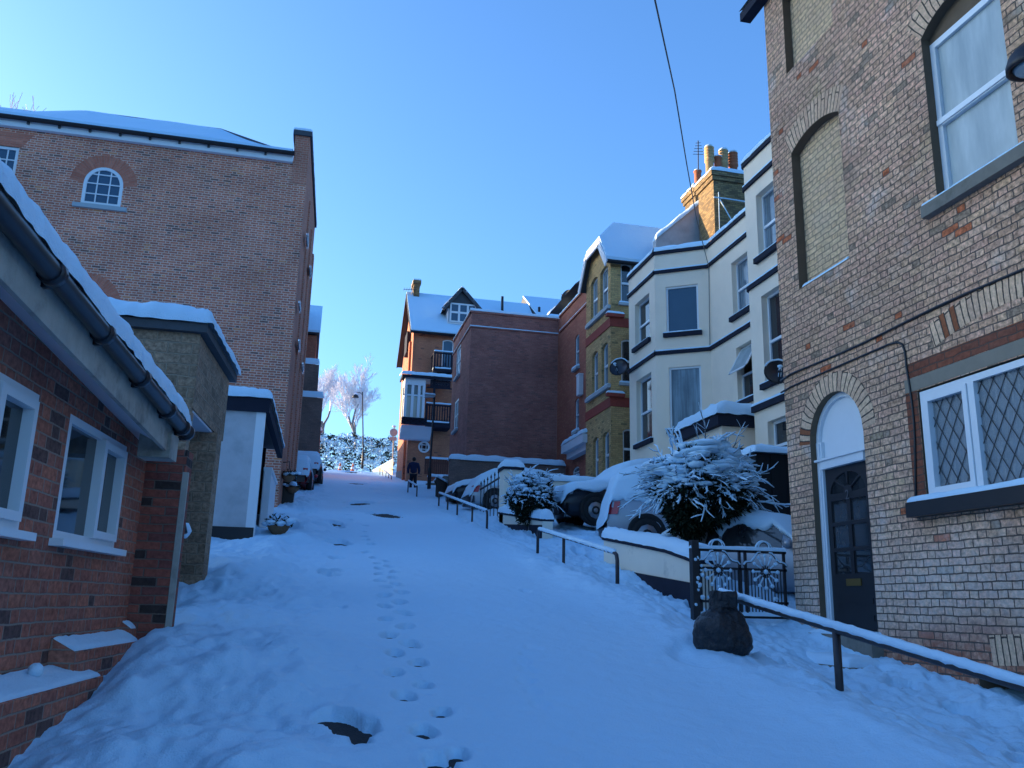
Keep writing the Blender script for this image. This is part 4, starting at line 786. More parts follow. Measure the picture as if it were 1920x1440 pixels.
mb = MB(); mb.quad((xl+.08, yC+.1, zm), (bx1-.08, yC+.1, zm), (bx1-.08, yC+.1, zt-.5), (xl+.08, yC+.1, zt-.5)); mb.quad((xl+.08, yC+.1, zm), (xl+.08, YB, zm), (xl+.08, YB, zt-.5), (xl+.08, yC+.1, zt-.5)); mb.build('pane', M['glass'], o)
mb = MB(); mb.snow((xl-.25, yC-.25, zt+.02), (bxr, yC-.25, zt+.02), (bxr, YB, zt+.25), (xl-.25, YB, zt+.25), .2, .16, edges=(1, 0, 0, 1)); mb.build('snow_cap', M['snowfine'], o, True)
mb = MB(); mb.box(xl-.2, bxr, yC-.2, YB-.02, zt+.001, zt+.02); mb.box(xl-.2, bxr, yC-.2, yC-.12, zt-.14, zt); mb.box(xl-.2, xl-.12, yC-.12, YB-.02, zt-.14, zt); mb.build('bay_fascia', M['navy'], o)
def balcony(f, u0, u1, z0, z1, deck, post=True):
    y = f.O.y; mb = MB(); mb.box(u0, u1, y, YB-.02, z0-deck, z0-.01); mb.fbox(f, u0, u1, z1-.08, z1, -.08, 0); mb.fbox(f, u0, u1, z0+.08, z0+.16, -.07, -.01)
    n = int((u1-u0)/.15)
    for k in range(n): x = u0+(u1-u0)*(k+.5)/n; mb.fbox(f, x-.035, x+.035, z0+.161, z1-.081, -.06, -.02)
    for x in (u0, u1-.1): mb.fbox(f, x, x+.1, z0, z1+.05, -.1, .02)
    mb.box(u0, u0+.08, y+.1, YB-.03, z1-.08, z1); 
    for k in range(8): yy_ = y+.15+k*.14; mb.box(u0+.02, u0+.06, yy_, yy_+.06, z0, z1-.081)
    o = mb.build('balcony', M['navy'], H); mb = MB(); W = f.W; mb.snow(W(u0, z1+.05, .03), W(u1, z1+.05, .03), W(u1, z1+.05, -.11), W(u0, z1+.05, -.11), .09, .07); mb.snow((u0, y-.02, z0+.02), (u1, y-.02, z0+.02), (u1, y+.5, z0+.02), (u0, y+.5, z0+.02), .14, .1); mb.build('snow_cap', M['snowfine'], o, True); return o
u = rp(fC, 813, 849, 661, 692); balcony(fC, u[0], u[1], u[2], u[3], .15)
u = rp(fC, 798, 846, 759, 793); o = balcony(fC, u[0], u[1], u[2], u[3], .25)
mb = MB(); zz0, zz1 = u[3], fC.px(815, 705)[1]; x = fC.px(815, 720)[0]; mb.box(x-.06, x+.06, yC, yC+.12, zz0, zz1-.02)
for k in range(18): xx = u[0]+.2+k*(u[1]-u[0]-.3)/18; mb.box(xx, xx+.06, yC+.03, yC+.07, zz1-.7, zz1-.12)
mb.box(u[0], u[1], yC+.02, yC+.08, zz1-.75, zz1-.68); mb.build('balcony_frieze', M['navy'], H)
mb = MB(); za, zbb = fC.px(777, 783)[1], fC.px(777, 797)[1]; mb.fbox(fC, xl-.1, u[0], za-.08, za, 0, .08); mb.fbox(fC, xl-.1, u[0], zbb, zbb+.08, 0, .08); n_ = 4
mb.fbox(fC, xl-.1, u[0], zbb+.08, za-.08, -.02, .0)
for k in range(n_):
    a = xl-.1+(u[0]-xl+.1)*k/n_; b = xl-.1+(u[0]-xl+.1)*(k+1)/n_; mb.beam(fC.W(a, zbb+.08, .05), fC.W(b, za-.08, .05), .06, .06, up=Vector((0, 1, 0))); mb.beam(fC.W(b, zbb+.08, .045), fC.W(a, za-.08, .045), .05, .06, up=Vector((0, 1, 0)))
mb.build('lattice_panel', M['navy'], H)
zc = fC.px(780, 819)[1]; mb = MB(); mb.prism([(xl-.05, yC+.05, zbb-.001), (xl-.05, YB-.01, zbb-.001), (xl-.05, YB-.01, zc), (xl-.05, YB-.5, zc)], (bxr*.65+xl*.35-xl, 0, 0)); mb.build('bay_cove', M['whitewall'], H)
# neighbour roof behind
a = onY(975, 572, 58); b = onY(1000, 560, 58); c_ = onY(1064, 570, 58)
H2 = thing('snow_roofed_house', (b.x+2, 58, 8), 'snowy roofed house behind the plum block beside the balcony house', 'house')
mb = MB(); mb.box(xr+.3, c_.x+4, 54, 62, 7, b.z-2.6); mb.build('wall', M['redh'], H2)
mb = MB(); zq = b.z-3.4; mb.prism([(xr+.3, 52.8, zq), (xr+.3, 58, b.z), (xr+.3, 63.2, zq)], (c_.x+5-xr, 0, 0)); r2 = mb.build('roof', M['slate'], H2)
mb = MB(); mb.add([(xr+.3, 52.7, zq+.02), (c_.x+5.3, 52.7, zq+.02), (c_.x+5.3, 58, b.z+.02), (xr+.3, 58, b.z+.02), (xr+.3, 52.7, zq+.16), (c_.x+5.3, 52.7, zq+.16), (c_.x+5.3, 58, b.z+.16), (xr+.3, 58, b.z+.16), (xr+.3, 63.3, zq+.16), (c_.x+5.3, 63.3, zq+.16)], [(4, 5, 6, 7), (0, 1, 5, 4), (3, 0, 4, 7), (7, 6, 9, 8)]); mb.build('snow_cap', M['snow'], r2)
mb = MB(); a = onY(1011, 586, 54.2); b = onY(1011, 576, 54.2); mb.tube([a-Z*.6, b], .09, 8); mb.build('vent_pipe', M['iron'], H2, True)

# ------------------------------------------------------------------ big brown brick building on the left
YL = 24.0; f = FY(YL); xq = -.87; q_ = .0
ve = f.px(552, 308)[1]; vg = f.px(552, 292)[1]; zp = f.px(568, 247)[1]
H = thing('brick_warehouse', (-6, YL+3, 4), 'large brown brick building with arched windows and a snowy slate roof', 'building')
def yz_at(x, y, z):
    r = ray(x, y); t = (z-CZ)/r.z; return CAM+r*t
fe = yz_at(591, 420, zp); p1_ = (fe.x, fe.y); sd = FS((xq, YL), p1_); ls = math.hypot(fe.x-xq, fe.y-YL)
A1 = rp(f, 155.5, 231, 313.5, 386); A2 = rp(f, 131, 196, 536, 610); A2 = (A1[0], A1[1], A2[2], A2[3]); r1 = (A1[1]-A1[0])/2
tw = f.px(34, 292)[0]; tv = f.px(15, 274)[1]; T3 = (tw-1.1, tw, tv-1.5, tv)
mb = MB(); sheet(mb, f, [(-42, 2), (xq, 2), (xq, ve+.1), (-42, ve+.1)], [hole(*A1, r1), hole(*A2, r1), hole(*T3)], .1)
mb.build('wall', M['left'], H)
sw = []
for (x_, ya, yb_) in ((571, 440, 476), (577, 500, 530), (556, 566, 588), (555.5, 637, 664), (563, 680, 706)):
    a = sd.px(x_, ya); b = sd.px(x_, yb_); sw.append((a[0]-.45, a[0]+.45, b[1], a[1]))
mb = MB(); sheet(mb, sd, [(0, 2), (ls, 2), (ls, zp-.15), (0, zp-.15)]); bk = Fr((fe.x, fe.y), (-1, 0), (0, 1)); sheet(mb, bk, [(0, 2), (42, 2), (42, zp-.15), (0, zp-.15)]); mb.build('side_wall', M['leftside'], H)
for q in sw: window(H, sd, *q, depth=-.07, rise=.12, cols=(.5,), fw=.07, frame='white')
mb = MB()
for k in range(3):
    u_ = 1.2+k*2.2; mb.fbox(sd, u_+.9, u_+1.3, 3, zp-1.2, 0, .05)
mb.build('pilaster', M['leftside'], H)
mb = MB(); mb.box(xq-.42, xq, YL-.02, YL+.3, ve-.6, zp-.15); mb.prism([(xq-.42, YL+.3, ve+.1), (xq, YL+.3, ve+.1), (fe.x, fe.y, ve+.1), (fe.x-.42, fe.y, ve+.1)], (0, 0, zp-.15-ve-.1)); P = mb.build('parapet', M['leftside'], H)
mb = MB(); mb.box(xq-.48, xq+.06, YL-.08, YL+.32, zp-.149, zp); mb.prism([(xq-.48, YL+.321, zp-.149), (xq+.06, YL+.321, zp-.149), (fe.x+.06, fe.y, zp-.149), (fe.x-.48, fe.y, zp-.149)], (0, 0, .149)); mb.build('coping', M['slate'], P)
mb = MB(); mb.snow((xq-.48, YL-.08, zp), (xq+.06, YL-.08, zp), (fe.x+.06, fe.y, zp), (fe.x-.48, fe.y, zp), .10, .09); mb.build('snow_cap', M['snowfine'], P, True)
for q, sl_ in ((A1, 1), (A2, 1)):
    window(H, f, *q, depth=.05, rise=r1-.01, cols=(.34, .66), rows=(.29, .56, .80), fw=.085, bar=.03, frame='white', pane='glassblue', sill=(.18, .12), sillmat='sillpale', so=.08, snow=0)
    ring(H, f, arch(q[0], q[1], q[3]-r1, r1, 20), .36, 'rub')
window(H, f, *T3, depth=.08, cols=(.25, .5, .75), rows=(.25, .5, .75), fw=.08, bar=.03, frame='white', pane='glassblue')
mb = MB(); W = f.W; mb.prism([W(T3[0]-.3, T3[3]+.42, .004), W(T3[0]-.05, T3[3], .004), W(T3[1]+.05, T3[3], .004), W(T3[1]+.3, T3[3]+.42, .004)], (0, .05, 0)); mb.build('flat_arch', M['rub'], H)
mb = MB(); mb.fbox(f, -42, xq-.43, ve, vg, 0, .14); mb.build('fascia_board', M['white'], H)
mb = MB(); mb.tube([W(-42, vg-.04, .22), W(xq-.38, vg-.04, .22)], .075, 8)
u_ = -20
while u_ < xq-.6: mb.fbox(f, u_-.03, u_+.03, vg-.17, vg-.02, .141, .2); u_ += .78
mb.build('gutter', M['gutter'], H)
rt = f.px(160, 207); pk = onY(160, 207, YL+3.2); p2 = onY(415, 241, YL+1.5); p3 = onY(520, 282, YL+.6)
eL = Vector((-42, YL-.25, vg-.06)); eR = Vector((xq-.45, YL-.25, vg-.06)); p0 = Vector((-42, YL+3.2, onY(0, 206, YL+3.2).z-.2)); p00 = onY(70, 209, YL+3.2)
mb = MB(); mb.add([eL, eR, p3, p2, pk, p00, p0], [(0, 1, 2, 3, 4, 5, 6)]); r_ = mb.build('roof', M['slate'], H)
# the lying snow follows that roof as a fine sheet with a soft crest
def crest(u):
    pts = [(p0.x, p0.y, p0.z), tuple(p00), tuple(pk), tuple(p2), tuple(p3), (eR.x+.02, YL-.02, vg+.2)]
    for a, b in zip(pts[:-1], pts[1:]):
        if a[0] <= u <= b[0]: t = (u-a[0])/(b[0]-a[0]+1e-9); return Vector([a[i]+(b[i]-a[i])*t for i in range(3)])
    return Vector(pts[-1])
mb = MB(); NU, NV = 200, 10; P = []
for j in range(NV+3):
    for i in range(NU+1):
        uu = -41.9+(eR.x+41.9)*(i/NU); a = Vector((uu, YL-.28, vg-.04)); b = crest(uu)
        if j == 0: p = a
        elif j <= NV+1: t = (j-1)/NV; p = a*(1-t)+b*t+Z*(.10*(1-t)+.0)+Z*.04*noise.noise(Vector((uu*.7, t*3, 1)))
        else: p = b+Vector((0, .8, -.5))
        P.append(p)
mb.add(P, [(j*(NU+1)+i, j*(NU+1)+i+1, (j+1)*(NU+1)+i+1, (j+1)*(NU+1)+i) for j in range(NV+2) for i in range(NU)])
mb.add([crest(-41.9+(eR.x+41.9)*(i/NU))+Vector((0, .8, -.5)) for i in range(NU+1)]+[Vector((-41.9+(eR.x+41.9)*(i/NU), fe.y, zp-1.5)) for i in range(NU+1)], [(i, i+1, NU+2+i, NU+1+i) for i in range(NU)])
mb.build('snow_cap', M['snow'], r_, True)
# stepped block behind it
Y2 = 45.0; f = FY(Y2)
H = thing('stepped_building', (0, Y2+3, 6), 'narrow dark brick building with snowy stepped ledges beyond the brown warehouse', 'building')
xr_ = [f.px(601, 600)[0], f.px(598, 650)[0], f.px(600, 705)[0], f.px(601.5, 800)[0]]
zz = [f.px(590, 545)[1], f.px(590, 624)[1], f.px(590, 677)[1], f.px(590, 742)[1]]
mb = MB(); yb2 = Y2+6; mb.box(-8, xr_[1]-.14, Y2+.5, yb2, 4, zz[1]); mb.build('wall', M['redh'], H)
mb = MB(); mb.box(-12, -1.5, 32.2, 49, 5, 17.2); mb.build('shade_block', M['redh'], H)  # unseen block, added to keep the low sun off the facades opposite
mb = MB(); mb.box(-7, -.35, yb2+.02, 66, 6, 12.4); mb.build('shade_wing', M['redh'], H); mb = MB(); mb.snow((-7.1, yb2+.05, 12.4), (-.3, yb2+.05, 12.4), (-.3, 66.1, 12.4), (-7.1, 66.1, 12.4), .15, .14); mb.build('snow_cap', M['snowfine'], H, True)  # unseen low wing and its snow, added to shade the upper road
mb = MB(); mb.box(-4, xr_[2]-.08, Y2+.25, yb2-.02, 4, zz[2]-.12); mb.box(-4, xr_[3], Y2, yb2-.04, 4, zz[3]-.1); mb.build('buttress', M['stackb'], H)
mb = MB(); mb.snow((-4, Y2+.2, zz[2]-.12), (xr_[2]-.06, Y2+.2, zz[2]-.12), (xr_[2]-.1, Y2+.5, zz[2]+.2), (-4, Y2+.5, zz[2]+.2), .12, .1); mb.snow((-4, Y2-.05, zz[3]-.1), (xr_[3]+.05, Y2-.05, zz[3]-.1), (xr_[3], Y2+.26, zz[3]+.2), (-4, Y2+.26, zz[3]+.2), .14, .1); mb.build('snow_cap', M['snowfine'], H, True)
mb = MB(); d_ = (zz[0]-zz[1]); mb.prism([(-8, Y2+.2, zz[1]+.05), (-8, Y2+2.9, zz[0]), (-8, yb2+.2, zz[1])], (xr_[0]+8, 0, 0)); r_ = mb.build('roof', M['slate'], H)
mb = MB(); mb.add([(-8, Y2+.15, zz[1]+.08), (xr_[0]+.04, Y2+.15, zz[1]+.08), (xr_[0]+.04, Y2+2.9, zz[0]+.03), (-8, Y2+2.9, zz[0]+.03), (-8, Y2+.15, zz[1]+.2), (xr_[0]+.04, Y2+.15, zz[1]+.2), (xr_[0]+.04, Y2+2.9, zz[0]+.15), (-8, Y2+2.9, zz[0]+.15)], [(4, 5, 6, 7), (0, 1, 5, 4), (1, 2, 6, 5)]); mb.build('snow_cap', M['snow'], r_)
Y3 = 56; f = FY(Y3); a = f.px(590, 830); b = f.px(602, 803); T = thing('brick_gate_pier', (b[0]-.5, Y3, 8.5), 'red brick pier with a snow cap beside the crest of the road', 'wall')
mb = MB(); mb.box(-3, b[0], Y3, Y3+.5, 8, b[1]-.9); mb.box(b[0]-.7, b[0], Y3-.05, Y3+.6, 8, b[1]-.2); mb.build('wall', M['redh'], T); mb = MB(); mb.snow((b[0]-.8, Y3-.15, b[1]-.2), (b[0]+.1, Y3-.15, b[1]-.2), (b[0]+.1, Y3+.7, b[1]-.2), (b[0]-.8, Y3+.7, b[1]-.2), .4, .4); mb.snow((-3, Y3-.05, b[1]-.9), (b[0]-.72, Y3-.05, b[1]-.9), (b[0]-.72, Y3+.55, b[1]-.9), (-3, Y3+.55, b[1]-.9), .2, .2); mb.build('snow_cap', M['snowfine'], T, True)

# ------------------------------------------------------------------ brick bungalow on the near left
ang = R(5); B0 = (-1.5, 8.0); fw_ = Fr(B0, (math.sin(ang), math.cos(ang)), (math.cos(ang), -math.sin(ang)))
fg = Fr((B0[0]+.36*math.cos(ang), B0[1]-.36*math.sin(ang)), (math.sin(ang), math.cos(ang)), (math.cos(ang), -math.sin(ang)))
H = thing('brick_bungalow', (-2.5, 6, .7), 'low dark red brick building with white windows and a snow laden gutter', 'house')
w2 = rect(fw_, (136, 766), (232, 844), (217, 1038), (97, 1000)); w1r = fw_.uv((76, 717), (38, 984)); w1 = ((w1r[0][0]+w1r[1][0])/2-1.25, (w1r[0][0]+w1r[1][0])/2, w2[2], w2[3])
soi = fw_.uv((13, 573), (267, 832)); fg2 = Fr((B0[0]+.43*math.cos(ang), B0[1]-.43*math.sin(ang)), (math.sin(ang), math.cos(ang)), (math.cos(ang), -math.sin(ang))); gut = fg2.uv((0, 394), (345, 806)); fo = fg.uv((55, 570), (310, 838))
def lin(p, q):
    m = (q[1]-p[1])/(q[0]-p[0]); return lambda u: p[1]+m*(u-p[0])
zs = lin(*soi); zg = lin(*gut); zf = lin(*fo)
UE = .35; UG = gut[1][0]
mb = MB(); sheet(mb, fw_, [(-7, -.3), (UE, -.3), (UE, zs(UE)+.02), (-7, zs(-7)+.02)], [hole(*w2), hole(*w1)], .06)
mb.build('wall', M['bung'], H)
for q in (w2, w1):
    c_ = q[0]+(q[1]-q[0])*.53; window(H, fw_, *q, depth=.05, fw=.055, pane='glass', sill=(.05, .05), sillmat='upvc', so=.09, snow=0, bars=[(c_, c_+.07, q[2]+.05, q[3]-.05, 0, .03), (c_+.07, q[1]-.055, q[2]+.055, q[2]+.11, 0, .03), (c_+.07, q[1]-.055, q[3]-.11, q[3]-.055, 0, .03), (q[1]-.11, q[1]-.055, q[2]+.11, q[3]-.11, 0, .03)])
yp = fw_.W(UE, 0).y; xo = onY(334, 1000, yp).x
xw = fw_.W(UE, 0).x
PB = MB(); PB.hexa([(xw-.02, yp-.02, 0), (xo, yp, 0), (xo+.02, yp+.26, 0), (xw-.02, yp+.26, 0), (xw-.02, yp-.02, zs(UE)+.02), (xo, yp, zs(UE)+.02), (xo+.02, yp+.26, zs(UE)+.02), (xw-.02, yp+.26, zs(UE)+.02)]); PB.build('end_pier', M['pierb'], H)
mb = MB(); mb.hexa([(xo-.02, yp-.006, .4), (xo+.03, yp-.006, .4), (xo+.03, yp+.05, .4), (xo-.02, yp+.05, .4), (xo-.02, yp-.006, zf(UG)-.06), (xo+.03, yp-.006, zf(UG)-.06), (xo+.03, yp+.05, zf(UG)-.06), (xo-.02, yp+.05, zf(UG)-.06)]); mb.build('render_edge', M['fascia'], H)
mb = MB(); W = fw_.W; G = fg.W
mb.quad(W(-7, zs(-7), 0), W(UE+.3, zs(UE+.3), 0), G(UG, zf(UG), 0), G(-7, zf(-7), 0)); mb.quad(W(-7, zs(-7)+.04, 0), W(UE+.3, zs(UE+.3)+.04, 0), G(UG, zf(UG)+.04, 0), G(-7, zf(-7)+.04, 0)); mb.build('soffit', M['soffit'], H)
mb = MB(); 
mb.hexa([G(-7, zf(-7)-.02, .002), G(UG, zf(UG)-.02, .002), G(UG, zf(UG)-.02, -.03), G(-7, zf(-7)-.02, -.03), G(-7, zg(-7)+.02, .002), G(UG, zg(UG)+.02, .002), G(UG, zg(UG)+.02, -.03), G(-7, zg(-7)+.02, -.03)]); mb.build('fascia', M['fascia'], H)
mb = MB(); mb.fbox(fg, UG-.22, UG+.03, zf(UG)-.06, zf(UG)+.14, -.22, .03); mb.build('end_bracket', M['fascia'], H)
mb = MB(); r_ = .056; vs = []
L_ = [G(u, zg(u), .07) for u in np.linspace(-7, UG, 30)]; mb.tube(L_, r_, 12)
for u in (-3.4, -2.55, -1.7, -.9, -.2, UG-.1): mb.tube([G(u-.02, zg(u), .07), G(u+.04, zg(u), .07)], r_+.014, 12); mb.fbox(fg, u+.06, u+.10, zg(u)-.06, zg(u)-.0, .0, .05)
mb.build('gutter', M['gutter'], H, True)
mb = MB(); rs = .25
e0 = G(-7, zg(-7)+.04, .0); e1 = G(UG+.04, zg(UG)+.04, .0); b0 = W(-7, zg(-7)+.75, -2.8); b1 = W(UG+.6, zg(UG)+.75, -2.8)
mb.quad(e0, e1, b1, b0); mb.quad(W(-7, -.3, -2.8), W(UG, -.3, -2.8), b1, b0); rf = mb.build('roof', M['slate'], H)
mb = MB(); mb.snow(G(-7, zg(-7)+.04, .12), G(UG+.09, zg(UG)+.04, .12), b1, b0, .21, .16, nx=260, ny=34, amp=.12, fq=3.2, edges=(1, 1, 0, 0)); mb.build('snow_cap', M['snowfine'], rf, True)
# stepped plinth with snowy weathered tops
def plinth(u0, u1, zt, o, slant):
    mb = MB(); prof = [(0, zt+slant), (o, zt), (o, -.4), (0, -.4)]; mb.prism([W(u0, z_, q) for q, z_ in prof], W(u1, 0)-W(u0, 0)); p_ = mb.build('plinth', M['bung'], H)
    mb = MB(); mb.snow(W(u0+.015, zt+slant*.08, o*.92), W(u1-.02, zt+slant*.06, o*.94), W(u1-.03, zt+slant*.92, o*.08), W(u0+.02, zt+slant*.95, o*.05), .022, .03, nx=60, ny=8, amp=.6, fq=9); mb.build('snow_cap', M['snowfine'], p_, True)
q = fw_.uv((0, 1290), (128, 1250), (110, 1243), (95, 1197), (226, 1195), (137, 1217), (260, 1180))
plinth(-7, q[1][0]-.05, q[1][1]-.06, .26, .10); plinth(q[3][0]-.0, q[4][0]-.05, q[4][1]-.03, .17, .09); plinth(q[4][0]-.04, UE, q[6][1]+.02, .09, .06)
mb = MB(); mb.blob(W(q[1][0]-.95, q[1][1]+.05, .12), .045, 0, 2, .2); tag(mb.build('snow_lump', M['snowfine'], None, True), 'small lump of snow lying on the nearest sloping plinth top', 'snow lump'); mb = MB(); mb.blob(W(q[4][0]-.2, q[4][1]-.22, .3), .09, 0, 2, .25, sq=(1, 1, .8)); tag(mb.build('snow_lump', M['snowfine'], None, True), 'lump of snow against the lower edge of the stepped plinth', 'snow lump')

# ------------------------------------------------------------------ buff brick garage
YG = 9.75; f = FY(YG); H = thing('brick_garage', (-2, 11, 1.5), 'mossy buff brick garage with a thick snowy roof and a concrete lintel', 'garage')
xg = f.px(379, 605)[0]; zg_ = f.px(300, 603)[1]; fsd = FS((xg, YG), (onX(430, 715, xg+.14).x, onX(430, 715, xg+.14).y)); lg = (onX(430, 715, xg+.14).y-YG)
xg0 = f.px(355, 790)[0]
mb = MB(); sheet(mb, f, [(-4.2, 0), (xg0-.12, 0), (xg-.01, zg_-.9), (xg, zg_), (-4.2, zg_)]); mb.quad(f.W(xg0-.12, 0), f.W(xg0-.12, 0, -.25), f.W(xg-.01, zg_-.9, -.25), f.W(xg-.01, zg_-.9)); sheet(mb, Fr((-4.2, YG), (0, 1), (-1, 0)), [(0, 0), (lg, 0), (lg, zg_), (0, zg_)]); sheet(mb, Fr((-4.2, YG+lg), (1, 0), (0, 1)), [(0, 0), (2.9, 0), (2.9, zg_), (0, zg_)]); mb.build('wall', M['stone'], H)
yj = 11.1; fj = FY(yj); j0, j1 = fj.px(352, 950)[0], fj.px(393, 950)[0]; mb = MB(); tl = (fj.px(408, 720)[0]-fj.px(385, 1000)[0])
mb.hexa([(j0-.15, yj, .8), (j1-.0, yj, .8), (j1+.02, yj+.35, .8), (j0-.15, yj+.35, .8), (j0-.15, yj, zg_-.95), (j1, yj, zg_-.95), (j1+.02, yj+.35, zg_-.95), (j0-.15, yj+.35, zg_-.95)]); mb.build('pier', M['stone'], H)
mb = MB(); mb.fbox(fsd, .01, lg, zg_-.93, zg_-.12, -.22, .0); mb.build('lintel', M['stone'], H); mb = MB(); mb.fbox(fsd, .02, lg-.02, zg_-.955, zg_-.931, -.85, -.02); mb.build('soffit', M['soffit'], H)
mb = MB(); zt = zg_-.10; c1_ = Vector((xg+.07, YG-.08, zt)); c2_ = fsd.W(lg+.15, zt, .07); mb.prism([(-4.3, YG-.08, zt), c1_, c2_, (-4.3, YG+lg+.15, zt)], (0, 0, .10)); r_ = mb.build('roof', M['slate'], H)
mb = MB(); up = Z*.10; mb.snow(Vector((-4.3, YG-.12, zt))+up, c1_+up+Vector((.05, -.04, 0)), c2_+up+Vector((.05, 0, 0)), Vector((-4.3, YG+lg+.15, zt))+up, .23, .2, nx=60, ny=40, edges=(1, 1, 1, 0)); mb.build('snow_cap', M['snowfine'], r_, True)
# rainwater pipe in the gap with a snow capped hopper
px0 = onY(353, 960, 9.7); T = thing('drain_pipe', (px0.x, 9.72, 1.5), 'black drain pipe with a snow capped outlet between bungalow and garage', 'pipe')
mb = MB(); mb.tube([(-1.33, 9.64, 3.1), (-1.32, 9.64, 2.5), (-1.34, 9.64, 1.2)], .045, 8); mb.tube([(-1.33, 9.6, 2.42), (-1.27, 9.52, 2.40), (-1.24, 9.5, 2.30)], .04, 8); mb.build('pipe', M['gutter'], T, True)
q = onY(343, 995, 9.6); mb = MB(); mb.blob(q, .085, 0, 2, .25, sq=(1, 1, 1)); mb.build('snow_cap', M['snowfine'], T, True)

# ------------------------------------------------------------------ white lean-to
YW = 16.0; f = FY(YW); H = thing('rendered_lean_to', (-1.5, 17.5, 2.4), 'white rendered lean-to porch with dark fascia and a snowy top', 'outbuilding')
xr_ = f.px(496, 800)[0]; zt = f.px(440, 744)[1]; zb_ = f.px(440, 988)[1]; sx = (xr_, YW); e = onX(526, 835, xr_+.1); sd = FS(sx, (e.x, e.y)); ll = math.hypot(e.x-xr_, e.y-YW)
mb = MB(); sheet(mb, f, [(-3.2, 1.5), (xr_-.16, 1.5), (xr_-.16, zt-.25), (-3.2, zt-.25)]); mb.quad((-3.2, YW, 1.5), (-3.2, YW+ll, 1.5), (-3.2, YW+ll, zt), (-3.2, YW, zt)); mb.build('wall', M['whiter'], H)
mb = MB(); mb.fbox(f, -3.2, xr_-.02, 1.5, zb_+.0, -.01, .012); mb.build('plinth', M['black'], H)
mb = MB(); mb.fbox(f, xr_-.16, xr_, 1.8, zt-.25, -.14, .004); mb.build('door_post', M['white'], H); mb = MB(); q0 = sd.px(508, 900)[0]; mb.fbox(sd, ll*.55, ll*.55+.14, 1.8, zt-.9, -.14, 0); mb.fbox(sd, ll*.56, ll-.02, 1.8, zt-.9, -.16, -.02); mb.fbox(sd, ll*.55, ll, zt-.9, zt-.82, -.16, .01); mb.build('door_post', M['white'], H)
mb = MB(); mb.fbox(f, -3.25, xr_+.06, zt-.25, zt, -.05, .06); mb.fbox(sd, .05, ll+.1, zt-.25, zt, -.05, .06); r_ = mb.build('fascia', M['navy'], H)
mb = MB(); mb.prism([(-3.2, YW+.02, zt-.06), (xr_, YW+.02, zt-.06), (e.x, e.y, zt-.06), (-3.2, e.y, zt-.06)], (0, 0, .05)); r2 = mb.build('roof', M['slate'], H)
mb = MB(); mb.snow((-3.25, YW-.1, zt), (xr_+.1, YW-.1, zt), sd.W(ll+.1, zt, .1), (-3.25, e.y+.1, zt), .22, .18, nx=40, ny=30, edges=(1, 1, 1, 0)); mb.build('snow_cap', M['snowfine'], r2, True)
mb = MB(); mb.box(-3.1, xr_-.2, e.y-.4, e.y-.35, 1.8, zt-.1); mb.build('back_panel', M['dark'], H)
